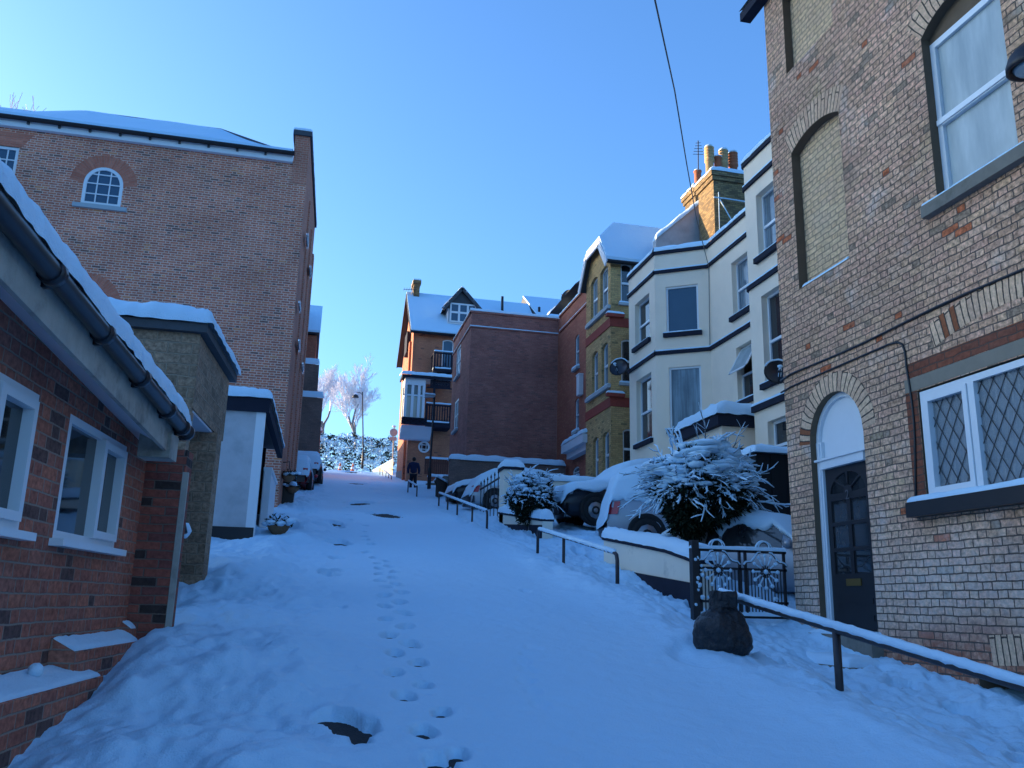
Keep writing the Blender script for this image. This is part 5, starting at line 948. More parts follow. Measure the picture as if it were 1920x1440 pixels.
# ------------------------------------------------------------------ cars under snow
def interp(pts, x):
    for (a, b), (c, d) in zip(pts[:-1], pts[1:]):
        if a <= x <= c: t = (x-a)/(c-a+1e-9); t = t*t*(3-2*t)*.5+t*.5; return b+(d-b)*t
    return pts[-1][1]
HATCH = [(0, .36), (.015, .46), (.08, .53), (.26, .585), (.43, .94), (.56, 1), (.80, .965), (.92, .80), (.975, .56), (1, .38)]
MPVP = [(0, .34), (.015, .44), (.07, .53), (.20, .60), (.38, .95), (.52, 1), (.84, .985), (.94, .88), (.985, .60), (1, .36)]
def car(label, loc, yaw, paintm, prof=HATCH, L=4.0, Wd=1.72, Hh=1.46, snowT=.12, cover=.55, side_snow=(0, 0), name='parked_car', bare=None):
    """nose at local x = 0, tail at x = L; cover = how far down the glass the snow lies"""
    T = thing(name, loc, label, 'car'); c, s = math.cos(yaw), math.sin(yaw); O = Vector(loc)
    def P(x, y, z): x -= L/2; return O+Vector((x*c-y*s, x*s+y*c, z))
    n = 34; X = [L*k/n for k in range(n+1)]; zb = .20
    belt = lambda t: min(interp(prof, t)*Hh-.01, Hh*(.545+.05*t))
    def sec(x, gx=0.0, T_=0.0):
        t = x/L; top = interp(prof, t)*Hh; b = belt(t); w_ = Wd/2*(1-.16*abs(2*t-1)**5); g = max(0, min(1, (top-b)/(.42*Hh))); rw_ = w_*(.965-.20*g)
        return [(w_*.86, zb+.02), (w_*.97, zb+.10), (w_, zb+.28), (w_*.995, (b+zb)*.62), (w_*.965, b), (rw_+.01, top-.075*g-.012), (rw_*.86, top-.02*g-.004), (rw_*.45, top), (0, top)]
    def loft(mb, secs, xs_, mi=0):
        vs = []; k = len(secs[0]); m = 2*k-1
        for x, sc in zip(xs_, secs): vs += [P(x, y, z) for y, z in sc]+[P(x, -y, z) for y, z in reversed(sc[:-1])]
        fs = [(i*m+j, i*m+j+1, (i+1)*m+j+1, (i+1)*m+j) for i in range(len(xs_)-1) for j in range(m-1)]+[((i+1)*m, (i+1)*m+m-1, i*m+m-1, i*m) for i in range(len(xs_)-1)]
        fs += [tuple(range(m)), tuple(reversed([(len(xs_)-1)*m+j for j in range(m)]))]; mb.add(vs, fs, mi)
    secs = [sec(x) for x in X]; mb = MB(); loft(mb, secs, X); mb.build('body', M[paintm], T, True)
    def sidepatch(t0, t1, lo, hi, mat, nm):
        for sg in (1, -1):
            mb = MB(); k = 8; vs = []
            for i in range(k+1):
                sc = sec(L*(t0+(t1-t0)*i/k)); (y4, z4), (y5, z5) = sc[4], sc[5]
                for q in (lo, hi): vs.append(P(L*(t0+(t1-t0)*i/k), sg*(y4+(y5-y4)*q+.007), z4+(z5-z4)*q))
            mb.add(vs, [(2*i, 2*i+1, 2*i+3, 2*i+2) for i in range(k)]); mb.build(nm, M[mat], T, True)
    def toppatch(t0, t1, mat, nm):
        mb = MB(); k = 6; vs = []
        for i in range(k+1):
            x = L*(t0+(t1-t0)*i/k); sc = sec(x)
            for y, z in ((sc[5][0]*.93, sc[5][1]), (sc[6][0], sc[6][1]), (sc[7][0], sc[7][1]), (0, sc[8][1]), (-sc[7][0], sc[7][1]), (-sc[6][0], sc[6][1]), (-sc[5][0]*.93, sc[5][1])): vs.append(P(x, y, z+.008))
        mb.add(vs, [(7*i+j, 7*i+j+1, 7*i+j+8, 7*i+j+7) for i in range(k) for j in range(6)]); mb.build(nm, M[mat], T, True)
    ws = [p for p in prof if p[1] > .9]; ta, tb = ws[0][0], ws[-1][0]
    sidepatch(ta-.06, ta+.2, .12, .86, 'glass', 'side_window'); sidepatch(ta+.215, tb+.03, .12, .86, 'glass', 'side_window')
    toppatch(prof[3][0]+.025, ta-.015, 'glass', 'windscreen'); toppatch(tb+.02, prof[-2][0]-.015, 'glass', 'rear_window')
    for tx in (.185, .815):
        for sg in (1, -1):
            w_ = Wd/2; x = L*tx; ax = Vector((-s, c, 0))*sg; cc = P(x, sg*(w_-.17), .31)
            mb = MB(); mb.lathe(P(x, sg*(w_-.02), .34), [(.39, -.1), (.39, .012), (.36, .03), (.30, .012)], 22, axis=ax); mb.build('wheel_arch', M['rubber'], T, True)
            mb = MB(); mb.lathe(cc, [(.2, -.02), (.29, 0), (.315, .04), (.315, .16), (.29, .195), (.21, .2), (.2, .19)], 22, axis=ax); wh = mb.build('wheel', M['rubber'], T, True)
            mb = MB(); mb.lathe(cc, [(.205, .185), (.19, .2), (.06, .185), (.04, .205), (.01, .205)], 10, axis=ax); mb.build('rim', M['alloy'], wh, True)
    for sg in (1, -1):
        mb = MB(); q = [P(.03+a, sg*(Wd/2*b), z) for a, b, z in ((-.035, .50, Hh*.43), (-.01, .80, Hh*.43), (.16, .90, Hh*.45), (.10, .60, Hh*.45), (.0, .50, Hh*.52), (.02, .78, Hh*.52), (.22, .88, Hh*.54), (.2, .6, Hh*.54))]; mb.hexa(q); mb.build('headlight', M['clearlens'], T)
        mb = MB(); q = [P(L+a, sg*(Wd/2*b), z) for a, b, z in ((-.015, .60, Hh*.44), (-.02, .82, Hh*.44), (-.20, .95, Hh*.44), (-.14, .66, Hh*.44), (-.05, .58, Hh*.60), (-.06, .80, Hh*.60), (-.26, .93, Hh*.60), (-.2, .6, Hh*.60))]; mb.hexa(q); mb.build('tail_light', M['redlens'], T)
        mb = MB(); p0_ = P(L*ta-.38, sg*(Wd/2+.02), Hh*.62); mb.blob(p0_+Vector((-s, c, 0))*sg*.08, .11, 0, 2, .05, 1, (.7, .9, .7)); mb.build('wing_mirror', M[paintm], T, True)
    for x0, sg in ((0, -1), (L, 1)):
        mb = MB(); vs = []
        for k in range(9):
            y = Wd/2*.93*(k/4-1); dx = sg*(.06-.13*abs(k/4-1)**3)
            for dz in (.24, .46): vs.append(P(x0+dx, y, dz))
        mb.add(vs, [(2*k, 2*k+2, 2*k+3, 2*k+1) for k in range(8)]); vs2 = [P(x0-sg*.1, Wd/2*.9, .24), P(x0-sg*.1, Wd/2*.9, .46), P(x0-sg*.1, -Wd/2*.9, .24), P(x0-sg*.1, -Wd/2*.9, .46)]; mb.add(vs2, [(0, 1, 3, 2)]); mb.build('bumper', M['black'], T, True)
    # lying snow: an upper shell with ragged skirts
    mb = MB(); m = 15; vs = []; xs_ = [-.06]+[L*k/90 for k in range(91)]+[L+.06]
    for i, x in enumerate(xs_):
        xx = min(max(x, .01), L-.01); sc = sec(xx); ed = .0 if i in (0, len(xs_)-1) else 1
        (y3, z3), (y4, z4), (y5, z5), (y6, z6), (y7, z7), (y8, z8) = sc[3:9]
        for sg in (1, -1):
            cv = cover+.30*noise.noise(Vector((x*2.3, sg*3.1, loc[0])))+.18*noise.noise(Vector((x*7, sg*3.1, loc[1])))+.10*noise.noise(Vector((x*19, sg*2.1, loc[1])))
            a = 1-cv; yb_, zb2 = y5+(y4-y5)*min(cv, 1.0), z5+(z4-z5)*min(cv, 1.0)
            if cv > 1: yb_, zb2 = y4+(y3-y4)*(cv-1), z4+(z3-z4)*(cv-1)
            rowp = [(yb_+.002, zb2), (yb_+.035+.03*side_snow[0], zb2+.02), ((yb_+y5)/2+.06, (zb2+z5)/2), (y5+.055, z5+.02), (y5+.03, z5+snowT*.7), (y6, z6+snowT*(.85+.2*ed)), (y7, z7+snowT)]
            if sg > 0: lft_ = rowp
            else: rgt = rowp
        line = lft_+[(0, z8+snowT)]+[(-y, z) for y, z in reversed(rgt)]
        dz = 0 if ed else -.10
        for (y, z) in line: q = P(x, y*(1 if ed else .93), z+dz); vs.append(q+Z*(snowT*.25*noise.noise(q*1.9)+snowT*.1*noise.noise(q*6)))
    fs = [(i*m+j, i*m+j+1, (i+1)*m+j+1, (i+1)*m+j) for i in range(len(xs_)-1) for j in range(m-1)]
    b0_ = len(vs)
    for x0, base in ((-.05, 0), (L+.05, len(xs_)-1)):          # snow hanging over nose and tail
        for j in range(m): p = vs[base*m+j]; vs.append(Vector((p.x, p.y, max(O.z+.5, p.z-.22-.25*abs(noise.noise(p*5)))))) 
        k0 = b0_ if base == 0 else b0_+m
        fs += [(base*m+j, base*m+j+1, k0+j+1, k0+j) if base else (k0+j, k0+j+1, j+1, j) for j in range(m-1)]
    mb.add(vs, fs); mb.build('snow_cap', M['snowfine'], T, True); return T, P
g = lambda x, y: gz(x, y)
def fb(y): return .163*y+.30
car('silver grey people carrier with snow on its roof behind the big bush', (7.98, 17.0, 2.76), R(168), 'p_silver', MPVP, 4.2, 1.7, 1.60, .20, 1.05)
T, P = car('dark car covered in snow parked between the people carrier and cream wall', (7.7, 20.6, fb(20.6)-.12), R(4), 'p_dark', HATCH, 4.0, 1.72, 1.50, .20, 1.25)
car('snow covered car with its nose behind the iron gate posts', (6.85, 27.9, 4.48), R(182), 'p_white', HATCH, 4.0, 1.7, 1.30, .15, .95)
car('snow covered car parked against the brick boundary wall', (6.85, 31.2, 4.98), R(4), 'p_dark', HATCH, 4.1, 1.7, 1.36, .17, 1.15)
car('grey car with a partly cleared windscreen behind the ornate black gate', (6.95, 12.35, 1.72), R(125), 'p_silver', HATCH, 3.7, 1.6, 1.42, .05, .3)
q = onG(500, 1005); car('navy blue car poking out of the white lean-to', (-2.05, 18.75, gz(-1, 18)-.15), R(87), 'p_blue', HATCH, 3.7, 1.6, 1.38, .08, .35)
q = onG(570, 925); car('red car under snow parked along the left wall', (-.80, 35.6, gz(0, 35)-.05), R(-92), 'p_red', HATCH, 3.7, 1.55, 1.32, .12, .4)
q = onG(594, 912); car('dark car with a red tail light parked beyond the red car', (-.42, 41.9, gz(.3, 42)-.05), R(-92), 'p_dark', HATCH, 3.7, 1.6, 1.34, .13, .8)
# ------------------------------------------------------------------ handrails
def rail(label, ya, za, yb, zb, X, posts, bend=(1, 1), r=.027):
    T = thing('handrail', (X, (ya+yb)/2, min(za, zb)-.5), label, 'handrail', 'metal handrails along the pavement'); n = 14
    L = [Vector((X, ya+(yb-ya)*k/n, za+(zb-za)*k/n)) for k in range(n+1)]
    pts = list(L)
    if bend[0]: pts = [Vector((X, ya-.05, gz(X, ya)-.25)), Vector((X, ya-.05, za-.10)), Vector((X, ya-.02, za-.025))]+pts[0:]; pts[3] = Vector((X, ya+.06, za+.06*(zb-za)/(yb-ya)))
    if bend[1]: pts = pts[:-1]+[Vector((X, yb-.06, zb)), Vector((X, yb+.02, zb-.03)), Vector((X, yb+.05, zb-.10)), Vector((X, yb+.05, gz(X, yb)-.25))]
    mb = MB(); mb.tube(pts, r, 10); mb.build('rail', M['steel'], T, True)
    for y in posts:
        z_ = za+(zb-za)*(y-ya)/(yb-ya); mb = MB(); mb.tube([(X, y, gz(X, y)-.3), (X, y, z_)], r*.95, 10); mb.build('post', M['steel'], T, True)
    mb = MB(); n = max(30, int(abs(yb-ya)*16)); up = [Vector((X+.006*noise.noise(Vector((X, k*.31, 0))), ya+.03+(yb-ya-.06)*k/n, za+(zb-za)*k/n+r*.75+.008*noise.noise(Vector((k*.7, 1, 2))))) for k in range(n+1)]
    mb.tube(up, [(.044+.009*noise.noise(Vector((k*.9, 5, 1))))*(1 if 0 < k < n else .3) for k in range(n+1)], 9, sq=.82, jit=.05); mb.build('snow_cap', M['snowfine'], T, True); return T
def railpx(label, p0, p1, posts, X=4.1, **k):
    a = onX(*p0, X); b = onX(*p1, X); return rail(label, a.y, a.z, b.y, b.z, X, [onX(x, y, X).y for x, y in posts], **k)
A_ = onX(1345, 1112, 4.1); B_ = onX(1920, 1287, 4.1); m_ = (A_.z-B_.z)/(A_.y-B_.y)
rail('long snow topped handrail in the foreground running off to the right', 2.3, A_.z-m_*(A_.y-2.3), A_.y, A_.z, 4.1, [onX(1568, 1190, 4.1).y, 3.6], (0, 1), .034)
railpx('snow topped handrail with three posts beside the cream garden wall', (1155, 1037), (1010, 993), [(1057, 1010)])
railpx('snow topped handrail with five posts beside the iron gate', (913, 958), (824, 925), [(886, 948), (858, 938), (840, 931)])
railpx('short snowy handrail beside the walking person', (782, 911), (766, 902), [])
railpx('distant handrail near the crest of the road', (734, 893), (713, 876), [(729, 888), (724, 885), (718, 880)], X=4.9)
# ------------------------------------------------------------------ cream garden walls, pillar, gates
XW = 5.0; fw5 = FX(XW)
def gardenwall(label, pts, top_snow, thick=.24, base=True):
    """pts: (Y, z top) from near to far"""
    T = thing('garden_wall', (XW, pts[0][0], gz(XW, pts[0][0])), label, 'wall'); W = fw5.W
    P = [W(y, z) for y, z in pts]; zlow = [gz(XW, y)-.3 for y, z in pts]; mb = MB()
    poly = [W(pts[0][0], zlow[0])]+[W(pts[-1][0], zlow[-1])]+[W(y, z) for y, z in reversed(pts)]; mb.prism(poly, (thick, 0, 0)); mb.build('wall', M['wall_cream'], T)
    mb = MB()
    for (y0_, z0_), (y1_, z1_) in zip(pts[:-1], pts[1:]): mb.hexa([W(y0_, z0_, .03), W(y1_, z1_, .03), W(y1_, z1_, -thick-.03), W(y0_, z0_, -thick-.03), W(y0_, z0_+.05, .03), W(y1_, z1_+.05, .03), W(y1_, z1_+.05, -thick-.03), W(y0_, z0_+.05, -thick-.03)])
    cp = mb.build('coping', M['navy'], T)
    mb = MB()
    for i, ((y0_, z0_), (y1_, z1_)) in enumerate(zip(pts[:-1], pts[1:])):
        mb.snow(W(y0_, z0_+.05, .04), W(y1_, z1_+.05, .04), W(y1_, z1_+.05, -thick-.04), W(y0_, z0_+.05, -thick-.04), top_snow, top_snow*.9, edges=(1, int(i == len(pts)-2), 1, int(i == 0)))
    mb.build('snow_cap', M['snowfine'], cp, True)
    if base:
        mb = MB(); q = [(pts[0][0], gz(XW, pts[0][0])+.02), (pts[-1][0], gz(XW, pts[-1][0])-.1)]; mb.hexa([W(q[0][0], q[0][1]-.4, 0), W(q[1][0], q[1][1]-.4, 0), W(q[1][0], q[1][1]-.4, .02), W(q[0][0], q[0][1]-.4, .02), W(q[0][0], q[0][1]+.28, 0), W(q[1][0], q[1][1]+.02, 0), W(q[1][0], q[1][1]+.02, .02), W(q[0][0], q[0][1]+.28, .02)]); mb.build('plinth', M['navy'], T)
    return T
q = [fw5.px(*p) for p in ((1306, 1050), (1285, 1042), (1250, 1030), (1200, 1020), (1132, 1007))]
gardenwall('long cream garden wall with thick snow beside the big bush', [(y, z-.05) for y, z in q], .18)
q = [fw5.px(*p) for p in ((1017, 973), (985, 968), (936, 960))]
gardenwall('short cream garden wall below the small bush', [(y, z-.05) for y, z in q], .22)
a = fw5.px(937, 885); b = fw5.px(963, 885); T = thing('gate_pillar', (5.1, a[0], 3.8), 'square cream gate pillar with a snow cap', 'pillar'); y1_ = a[0]-.02; y0_ = y1_-.55; zt_ = a[1]
mb = MB(); mb.box(5.0, 5.5, y0_, y1_, 3, zt_); mb.build('shaft', M['wall_cream'], T); mb = MB(); mb.box(4.95, 5.55, y0_-.05, y1_+.05, zt_, zt_+.07); mb.build('cap', M['navy'], T)
mb = MB(); mb.snow((4.93, y0_-.07, zt_+.07), (5.57, y0_-.07, zt_+.07), (5.57, y1_+.07, zt_+.07), (4.93, y1_+.07, zt_+.07), .24, .2); mb.build('snow_cap', M['snowfine'], T, True)
yd = 22.6; f = FY(yd); zq = f.px(1100, 905)[1]; T = thing('dividing_wall', (7, yd, 4), 'cream dividing wall between the parking places', 'wall'); mb = MB(); mb.box(5.3, 9.8, yd, yd+.24, 3, zq); mb.build('wall', M['wall_cream'], T); mb = MB(); mb.snow((5.3, yd-.05, zq), (9.8, yd-.05, zq), (9.8, yd+.29, zq), (5.3, yd+.29, zq), .2, .17); mb.build('snow_cap', M['snowfine'], T, True)
# iron gate with spikes
f = FX(5.15); u1_ = f.px(888, 910)[0]; u0_ = y1_+.1; zt_ = f.px(910, 911)[1]; zlo = .163*u0_+.05; T = thing('iron_gate', (5.15, (u0_+u1_)/2, zlo), 'plain iron gate with spiked bars beside the gate pillar', 'gate')
mb = MB(); mb.fbox(f, u0_, u1_, zt_-.04, zt_, -.02, .02); mb.fbox(f, u0_, u1_, zlo+.1, zlo+.14, -.02, .02); mb.fbox(f, u1_, u1_+.08, zlo-.3, zt_+.2, -.04, .04); mb.lathe(f.W(u1_+.04, zt_+.24), [(.03, -.05), (.06, 0), (.03, .06), (.005, .1)], 8); mb.build('frame', M['iron'], T)
mb = MB(); n = 9
for k in range(n): u = u0_+(u1_-u0_)*(k+.5)/n; mb.tube([f.W(u, zlo+.1), f.W(u, zt_+.12)], .014, 6); mb.lathe(f.W(u, zt_+.12), [(.012, 0), (.03, .03), (.004, .12)], 6)
mb.build('bars', M['iron'], T)
# ornate gate
YO = 10.33; f = FY(YO); xa, xb = f.px(1309, 1090)[0], min(f.px(1492, 1100)[0], 5.97); zt_ = f.px(1400, 1032)[1]; zl_ = f.px(1400, 1158)[1]
T = thing('ornate_gate', ((xa+xb)/2, YO, zl_), 'ornate black iron gate with snowy scrollwork beside the brick house', 'gate')
mb = MB(); mb.fbox(f, xa-.09, xa, zl_-.4, zt_+.10, -.05, .05); xm = (xa+xb)/2
for z_ in (zt_, zt_-.22, zl_+.02, zl_+.2): mb.fbox(f, xa, xb, z_-.03, z_, -.018, .018)
for x in (xa+.02, xm-.04, xm+.04, xb-.03): mb.fbox(f, x-.014, x+.014, zl_, zt_, -.018, .018)
mb.build('frame', M['iron'], T); mb = MB(); n = 26
for k in range(n): x = xa+.05+(xb-xa-.09)*k/(n-1); mb.tube([f.W(x, zl_+.02), f.W(x, zt_-.22)], .0075, 6)
mb.build('bars', M['iron'], T)
mb = MB(); n2_ = MB()
for cx in ((xa+xm)/2-.04, (xm+xb)/2):
    cz = zt_-.26
    for k in range(12):
        t = 2*math.pi*k/12; p0_ = f.W(cx+.03*math.cos(t), cz+.03*math.sin(t), .02); p1_ = f.W(cx+.17*math.cos(t), cz+.20*math.sin(t), .02); mb.beam(p0_, p1_, .012, .012); 
        n2_.blob(p1_, .028, 0, 1, .3); n2_.tube([p0_+(p1_-p0_)*.3, p1_], .011, 5, jit=.3)
    n2_.blob(f.W(cx, cz, .03), .035, 0, 1)
    for sg in (-1, 1):
        pts = [f.W(cx+sg*(.06+.24*q), zt_-.03-.17*q+.02*math.sin(q*9), .02) for q in np.linspace(0, 1, 8)]; mb.tube(pts, .009, 5); n2_.tube([p+Z*.012 for p in pts], .013, 5, jit=.3)
        pts = [f.W(cx+sg*.11*math.cos(q)*(1-q/9), zt_+.02+.10*math.sin(q)*(1-q/12), 0) for q in np.linspace(0, 3.6, 12)]; mb.tube(pts, .010, 5); n2_.tube([p+Z*.012 for p in pts], .014, 5, jit=.3)
    for dx in (-.12, .12):
        for k in range(3): n2_.blob(f.W(cx+dx+random.uniform(-.03, .03), zt_-.6+random.uniform(-.02, .02), .012), .022, 0, 1, .4)
mb.build('scrollwork', M['iron'], T); W = f.W
n2_.snow(W(xa-.1, zt_, .03), W(xb, zt_, .03), W(xb, zt_, -.03), W(xa-.1, zt_, -.03), .045, .03); n2_.snow(W(xa, zl_+.02, .03), W(xb, zl_+.02, .03), W(xb, zl_+.02, -.03), W(xa, zl_+.02, -.03), .05, .03)
for k in range(16): n2_.blob(W(xa-.02+random.uniform(-.05, .07), random.uniform(zl_+.1, zt_-.1), .04), random.uniform(.015, .035), 0, 1, .4)
n2_.build('snow_cap', M['snowfine'], T, True)
# ------------------------------------------------------------------ bushes laden with snow
def bush(c, rx_, ry_, rz_, label, ntw, tl, nleaf, seed, lean=(0, 0)):
    rnd = random.Random(seed); c = Vector(c); T = thing('snowy_bush', (c.x, c.y, c.z-rz_), label, 'bush')
    lf = MB(); tw = MB(); sn = MB()
    def pt(a, el, k=1.0):
        k *= 1+.38*noise.noise(Vector((math.cos(a)*math.cos(el)*1.5+seed, math.sin(a)*math.cos(el)*1.5, math.sin(el)*1.5)))
        return c+Vector((math.cos(a)*math.cos(el)*rx_*k, math.sin(a)*math.cos(el)*ry_*k, math.sin(el)*rz_*k))
    for i in range(nleaf):                                         # dark needle sprays through the whole volume
        d = Vector((rnd.gauss(0, 1), rnd.gauss(0, 1), rnd.gauss(0, 1))).normalized(); k = rnd.uniform(.35, 1.0)**.6
        lump = 1+.38*noise.noise(d*1.5+Vector((seed, 0, 0)))+.12*noise.noise(d*4)
        p = c+Vector((d.x*rx_, d.y*ry_, d.z*rz_))*k*lump*(.93 if d.z > -.2 else .86)
        o = (d+Vector((rnd.uniform(-.8, .8), rnd.uniform(-.8, .8), rnd.uniform(-.7, .9)))).normalized(); x = o.cross(Vector((rnd.uniform(-1, 1), rnd.uniform(-1, 1), rnd.uniform(-1, 1)))).normalized(); l = rnd.uniform(.06, .15)*.85; w_ = l*.16
        lf.add([p-x*w_*.4, p+o*l*.5-x*w_, p+o*l, p+o*l*.5+x*w_], [(0, 1, 2, 3)])
        if d.z > .15 and k > .8 and rnd.random() < .35: sn.add([p-x*w_+Z*.012, p+o*l*.6-x*w_*1.5+Z*.02, p+o*l+Z*.012, p+o*l*.6+x*w_*1.5+Z*.02, p+o*l*.5+Z*.05], [(0, 1, 4), (1, 2, 4), (2, 3, 4), (3, 0, 4)])
    for i in range(ntw):
        a = rnd.uniform(0, 2*math.pi); el = math.asin(rnd.uniform(-.25, 1)); d = (pt(a, el)-c).normalized(); p0_ = pt(a, el, rnd.uniform(.62, .93)); ln = tl*rnd.choice((.5, .6, .7, .85, 1.0, 1.1, 1.2, 2.1))
        d = (d+Vector((rnd.uniform(-.9, .9)+lean[0], rnd.uniform(-.9, .9), rnd.uniform(-.6, .5)+lean[1]))).normalized(); pts = [p0_]; q = p0_.copy(); dd = d.copy()
        for k in range(5): dd = (dd+Vector((rnd.uniform(-.28, .28), rnd.uniform(-.28, .28), rnd.uniform(-.34, .12)))).normalized(); q = q+dd*ln/5; pts.append(q.copy())
        tw.tube(pts, [.010, .009, .008, .006, .005, .003], 4); th = rnd.uniform(.009, .021)
        sn.tube([p+Z*th*.6 for p in pts[1:]], [th*(.9+.3*noise.noise(p*9)) for p in pts[1:-1]]+[th*.5], 6, sq=.9, jit=.18)
        for b in range(4):
            k = rnd.randint(1, 4); s_ = (dd+Vector((rnd.uniform(-1, 1), rnd.uniform(-1, 1), rnd.uniform(-.3, .6)))).normalized(); e = pts[k]+s_*ln*rnd.uniform(.15, .4); m_ = (pts[k]+e)/2+Z*rnd.uniform(-.02, .02)
            tw.tube([pts[k], m_, e], [.006, .005, .003], 4); t2 = th*rnd.uniform(.5, .85); sn.tube([pts[k]+Z*t2*.6, m_+Z*t2*.6, e+Z*t2*.5], [t2, t2, t2*.6], 5, sq=.9, jit=.2)
    for i in range(int(ntw*1.0)):                                    # pads of snow resting on the upper sprays
        a = rnd.uniform(0, 2*math.pi); el = math.asin(rnd.uniform(.05, .98)); p = pt(a, el, rnd.uniform(.80, .98)); r_ = tl*rnd.uniform(.14, .50)*(.55+.75*math.sin(el))
        sn.blob(p, r_, 0, 2, .85, 1.6, (1.25, 1.25, .42))
    lf.build('foliage', M['leaf'], T); tw.build('twigs', M['twig'], T); sn.build('snow_cover', M['snowfine'], T, True)
    st_ = MB(); st_.tube([(c.x, c.y, c.z-rz_*1.3), (c.x+.03, c.y, c.z-rz_*.5), (c.x, c.y+.02, c.z)], [.07, .06, .03], 7); st_.build('stem', M['bark'], T); return T
bc = onY(1316, 925, 12.6); bush((bc.x, 12.6, bc.z), .92, .75, .78, 'big dark bush bowed under snow behind the long cream wall', 420, .31, 19000, 3, (.25, -.12))
sc_ = onY(996, 935, 20.0); bush((sc_.x, 20.0, sc_.z), .56, .55, .60, 'smaller dark bush under snow behind the short cream wall', 190, .24, 7500, 5, (.05, .0))
# ------------------------------------------------------------------ rubbish bag tied to the rail
b0 = onX(1357, 1190, 4.0); T = thing('rubbish_bag', (b0.x, b0.y, gz(b0.x, b0.y)), 'full black rubbish bag tied to the end of the foreground handrail', 'bag'); mb = MB(); n = 72; vs = []; q = onY(1357, 1190, 7.9); ctr = Vector((q.x, q.y, q.z)); prof = [(.03, -.25), (.14, -.24), (.21, -.19), (.25, -.10), (.262, 0), (.25, .09), (.22, .155), (.17, .20), (.13, .225), (.115, .25), (.118, .30), (.13, .36), (.12, .40)]
pf_ = []
for (ra, ha), (rb, hb) in zip(prof[:-1], prof[1:]): pf_ += [(ra+(rb-ra)*k/4, ha+(hb-ha)*k/4) for k in range(4)]
prof = pf_+[prof[-1]]
for r_, h in prof:
    for j in range(n):
        a = 2*math.pi*j/n; d = Vector((math.cos(a), math.sin(a), 0)); q = ctr+d*r_+Z*h; pl = math.sin(9*a+3*math.sin(2*a))*(.22 if h > .17 else .05*max(0, (h+.1)*4))
        k = 1+pl*.5+.20*noise.noise(Vector((d.x*1.3, d.y*1.3, h*4)))+.09*noise.noise(Vector((d.x*3.5+2, d.y*3.5, h*9)))+.11*abs(noise.noise(Vector((d.x*4.5, d.y*4.5, h*13+4))))-.07*abs(noise.noise(Vector((d.x*8, d.y*8, h*10))))+.05*max(0, h)*math.sin(14*a)*4*max(0, 1-abs(h-.16)*6); vs.append(ctr+d*r_*k*1.0+Z*(h+.012*noise.noise(q*9)))
mb.add(vs, [(i*n+j, i*n+(j+1) % n, (i+1)*n+(j+1) % n, (i+1)*n+j) for i in range(len(prof)-1) for j in range(n)]+[tuple(range(n-1, -1, -1))]); mb.build('sack', M['bag'], T, True)
mb = MB(); mb.tube([ctr+Vector((.122*math.cos(t), .122*math.sin(t), .25+.01*math.sin(3*t))) for t in np.linspace(0, 6.3, 20)], .012, 6); mb.build('tie', M['bag'], T, True)
# ------------------------------------------------------------------ brick boundary wall, wooden fences and gate by the far house
Yw = 36.0; f = FY(Yw); a = f.px(845, 862); b = f.px(1044, 867); T = thing('boundary_wall', ((a[0]+b[0])/2, Yw, 5.8), 'dark brick boundary wall with a thick ridge of snow in front of the plum block', 'wall'); zt_ = (a[1]+b[1])/2-.06
mb = MB(); mb.box(a[0], b[0]+.4, Yw, Yw+.3, 5, zt_); mb.box(a[0]-.02, a[0]+.42, Yw-.06, Yw+.36, 5, zt_+.02); mb.build('wall', M['stackb'], T); mb = MB(); mb.snow((a[0]-.08, Yw-.1, zt_), (b[0]+.4, Yw-.1, zt_), (b[0]+.4, Yw+.4, zt_), (a[0]-.08, Yw+.4, zt_), .27, .24); mb.build('snow_cap', M['snowfine'], T, True)
def fence(label, f, u0, u1, z0, z1, mat, sn=.08, slope=0, cat='fence', name='wooden_fence', w_=.12):
    T = thing(name, f.W((u0+u1)/2, z0), label, cat); mb = MB(); n = max(3, int((u1-u0)/w_))
    for k in range(n): a_ = u0+(u1-u0)*k/n; b_ = u0+(u1-u0)*(k+.9)/n; dz = slope*(a_-u0); mb.fbox(f, a_, b_, z0+dz, z1+dz, -.025, .0+.004*(k % 2))
    mb.build('boards', M[mat], T); mb = MB(); W = f.W; d_ = slope*(u1-u0)
    mb.hexa([W(u0, z1-.25, -.08), W(u1, z1-.25+d_, -.08), W(u1, z1-.25+d_, -.03), W(u0, z1-.25, -.03), W(u0, z1-.15, -.08), W(u1, z1-.15+d_, -.08), W(u1, z1-.15+d_, -.03), W(u0, z1-.15, -.03)]); mb.build('rail', M[mat], T)
    if sn: mb = MB(); mb.snow(W(u0, z1, .04), W(u1, z1+d_, .04), W(u1, z1+d_, -.07), W(u0, z1, -.07), sn, sn*.8); mb.build('snow_cap', M['snowfine'], T, True)
    return T
f = FY(47.5); q = rp(f, 796, 841, 861, 887); fence('red brown slatted fence below the round window', f, q[0], q[1], q[2]-.1, q[3], 'redfence', .12)
f = FY(46.5); q = rp(f, 802, 839, 890, 925); T = thing('retaining_wall', (q[0]+.6, 46.7, q[2]), 'low red brick retaining wall with a snowy top under the slatted fence', 'wall'); mb = MB(); mb.box(q[0], q[1]+.3, 46.5, 46.8, q[2]-1, q[3]-.12); mb.build('wall', M['redh'], T); mb = MB(); mb.snow((q[0], 46.45, q[3]-.12), (q[1]+.3, 46.45, q[3]-.12), (q[1]+.3, 46.9, q[3]-.12), (q[0], 46.9, q[3]-.12), .16, .12); mb.build('snow_cap', M['snowfine'], T, True)
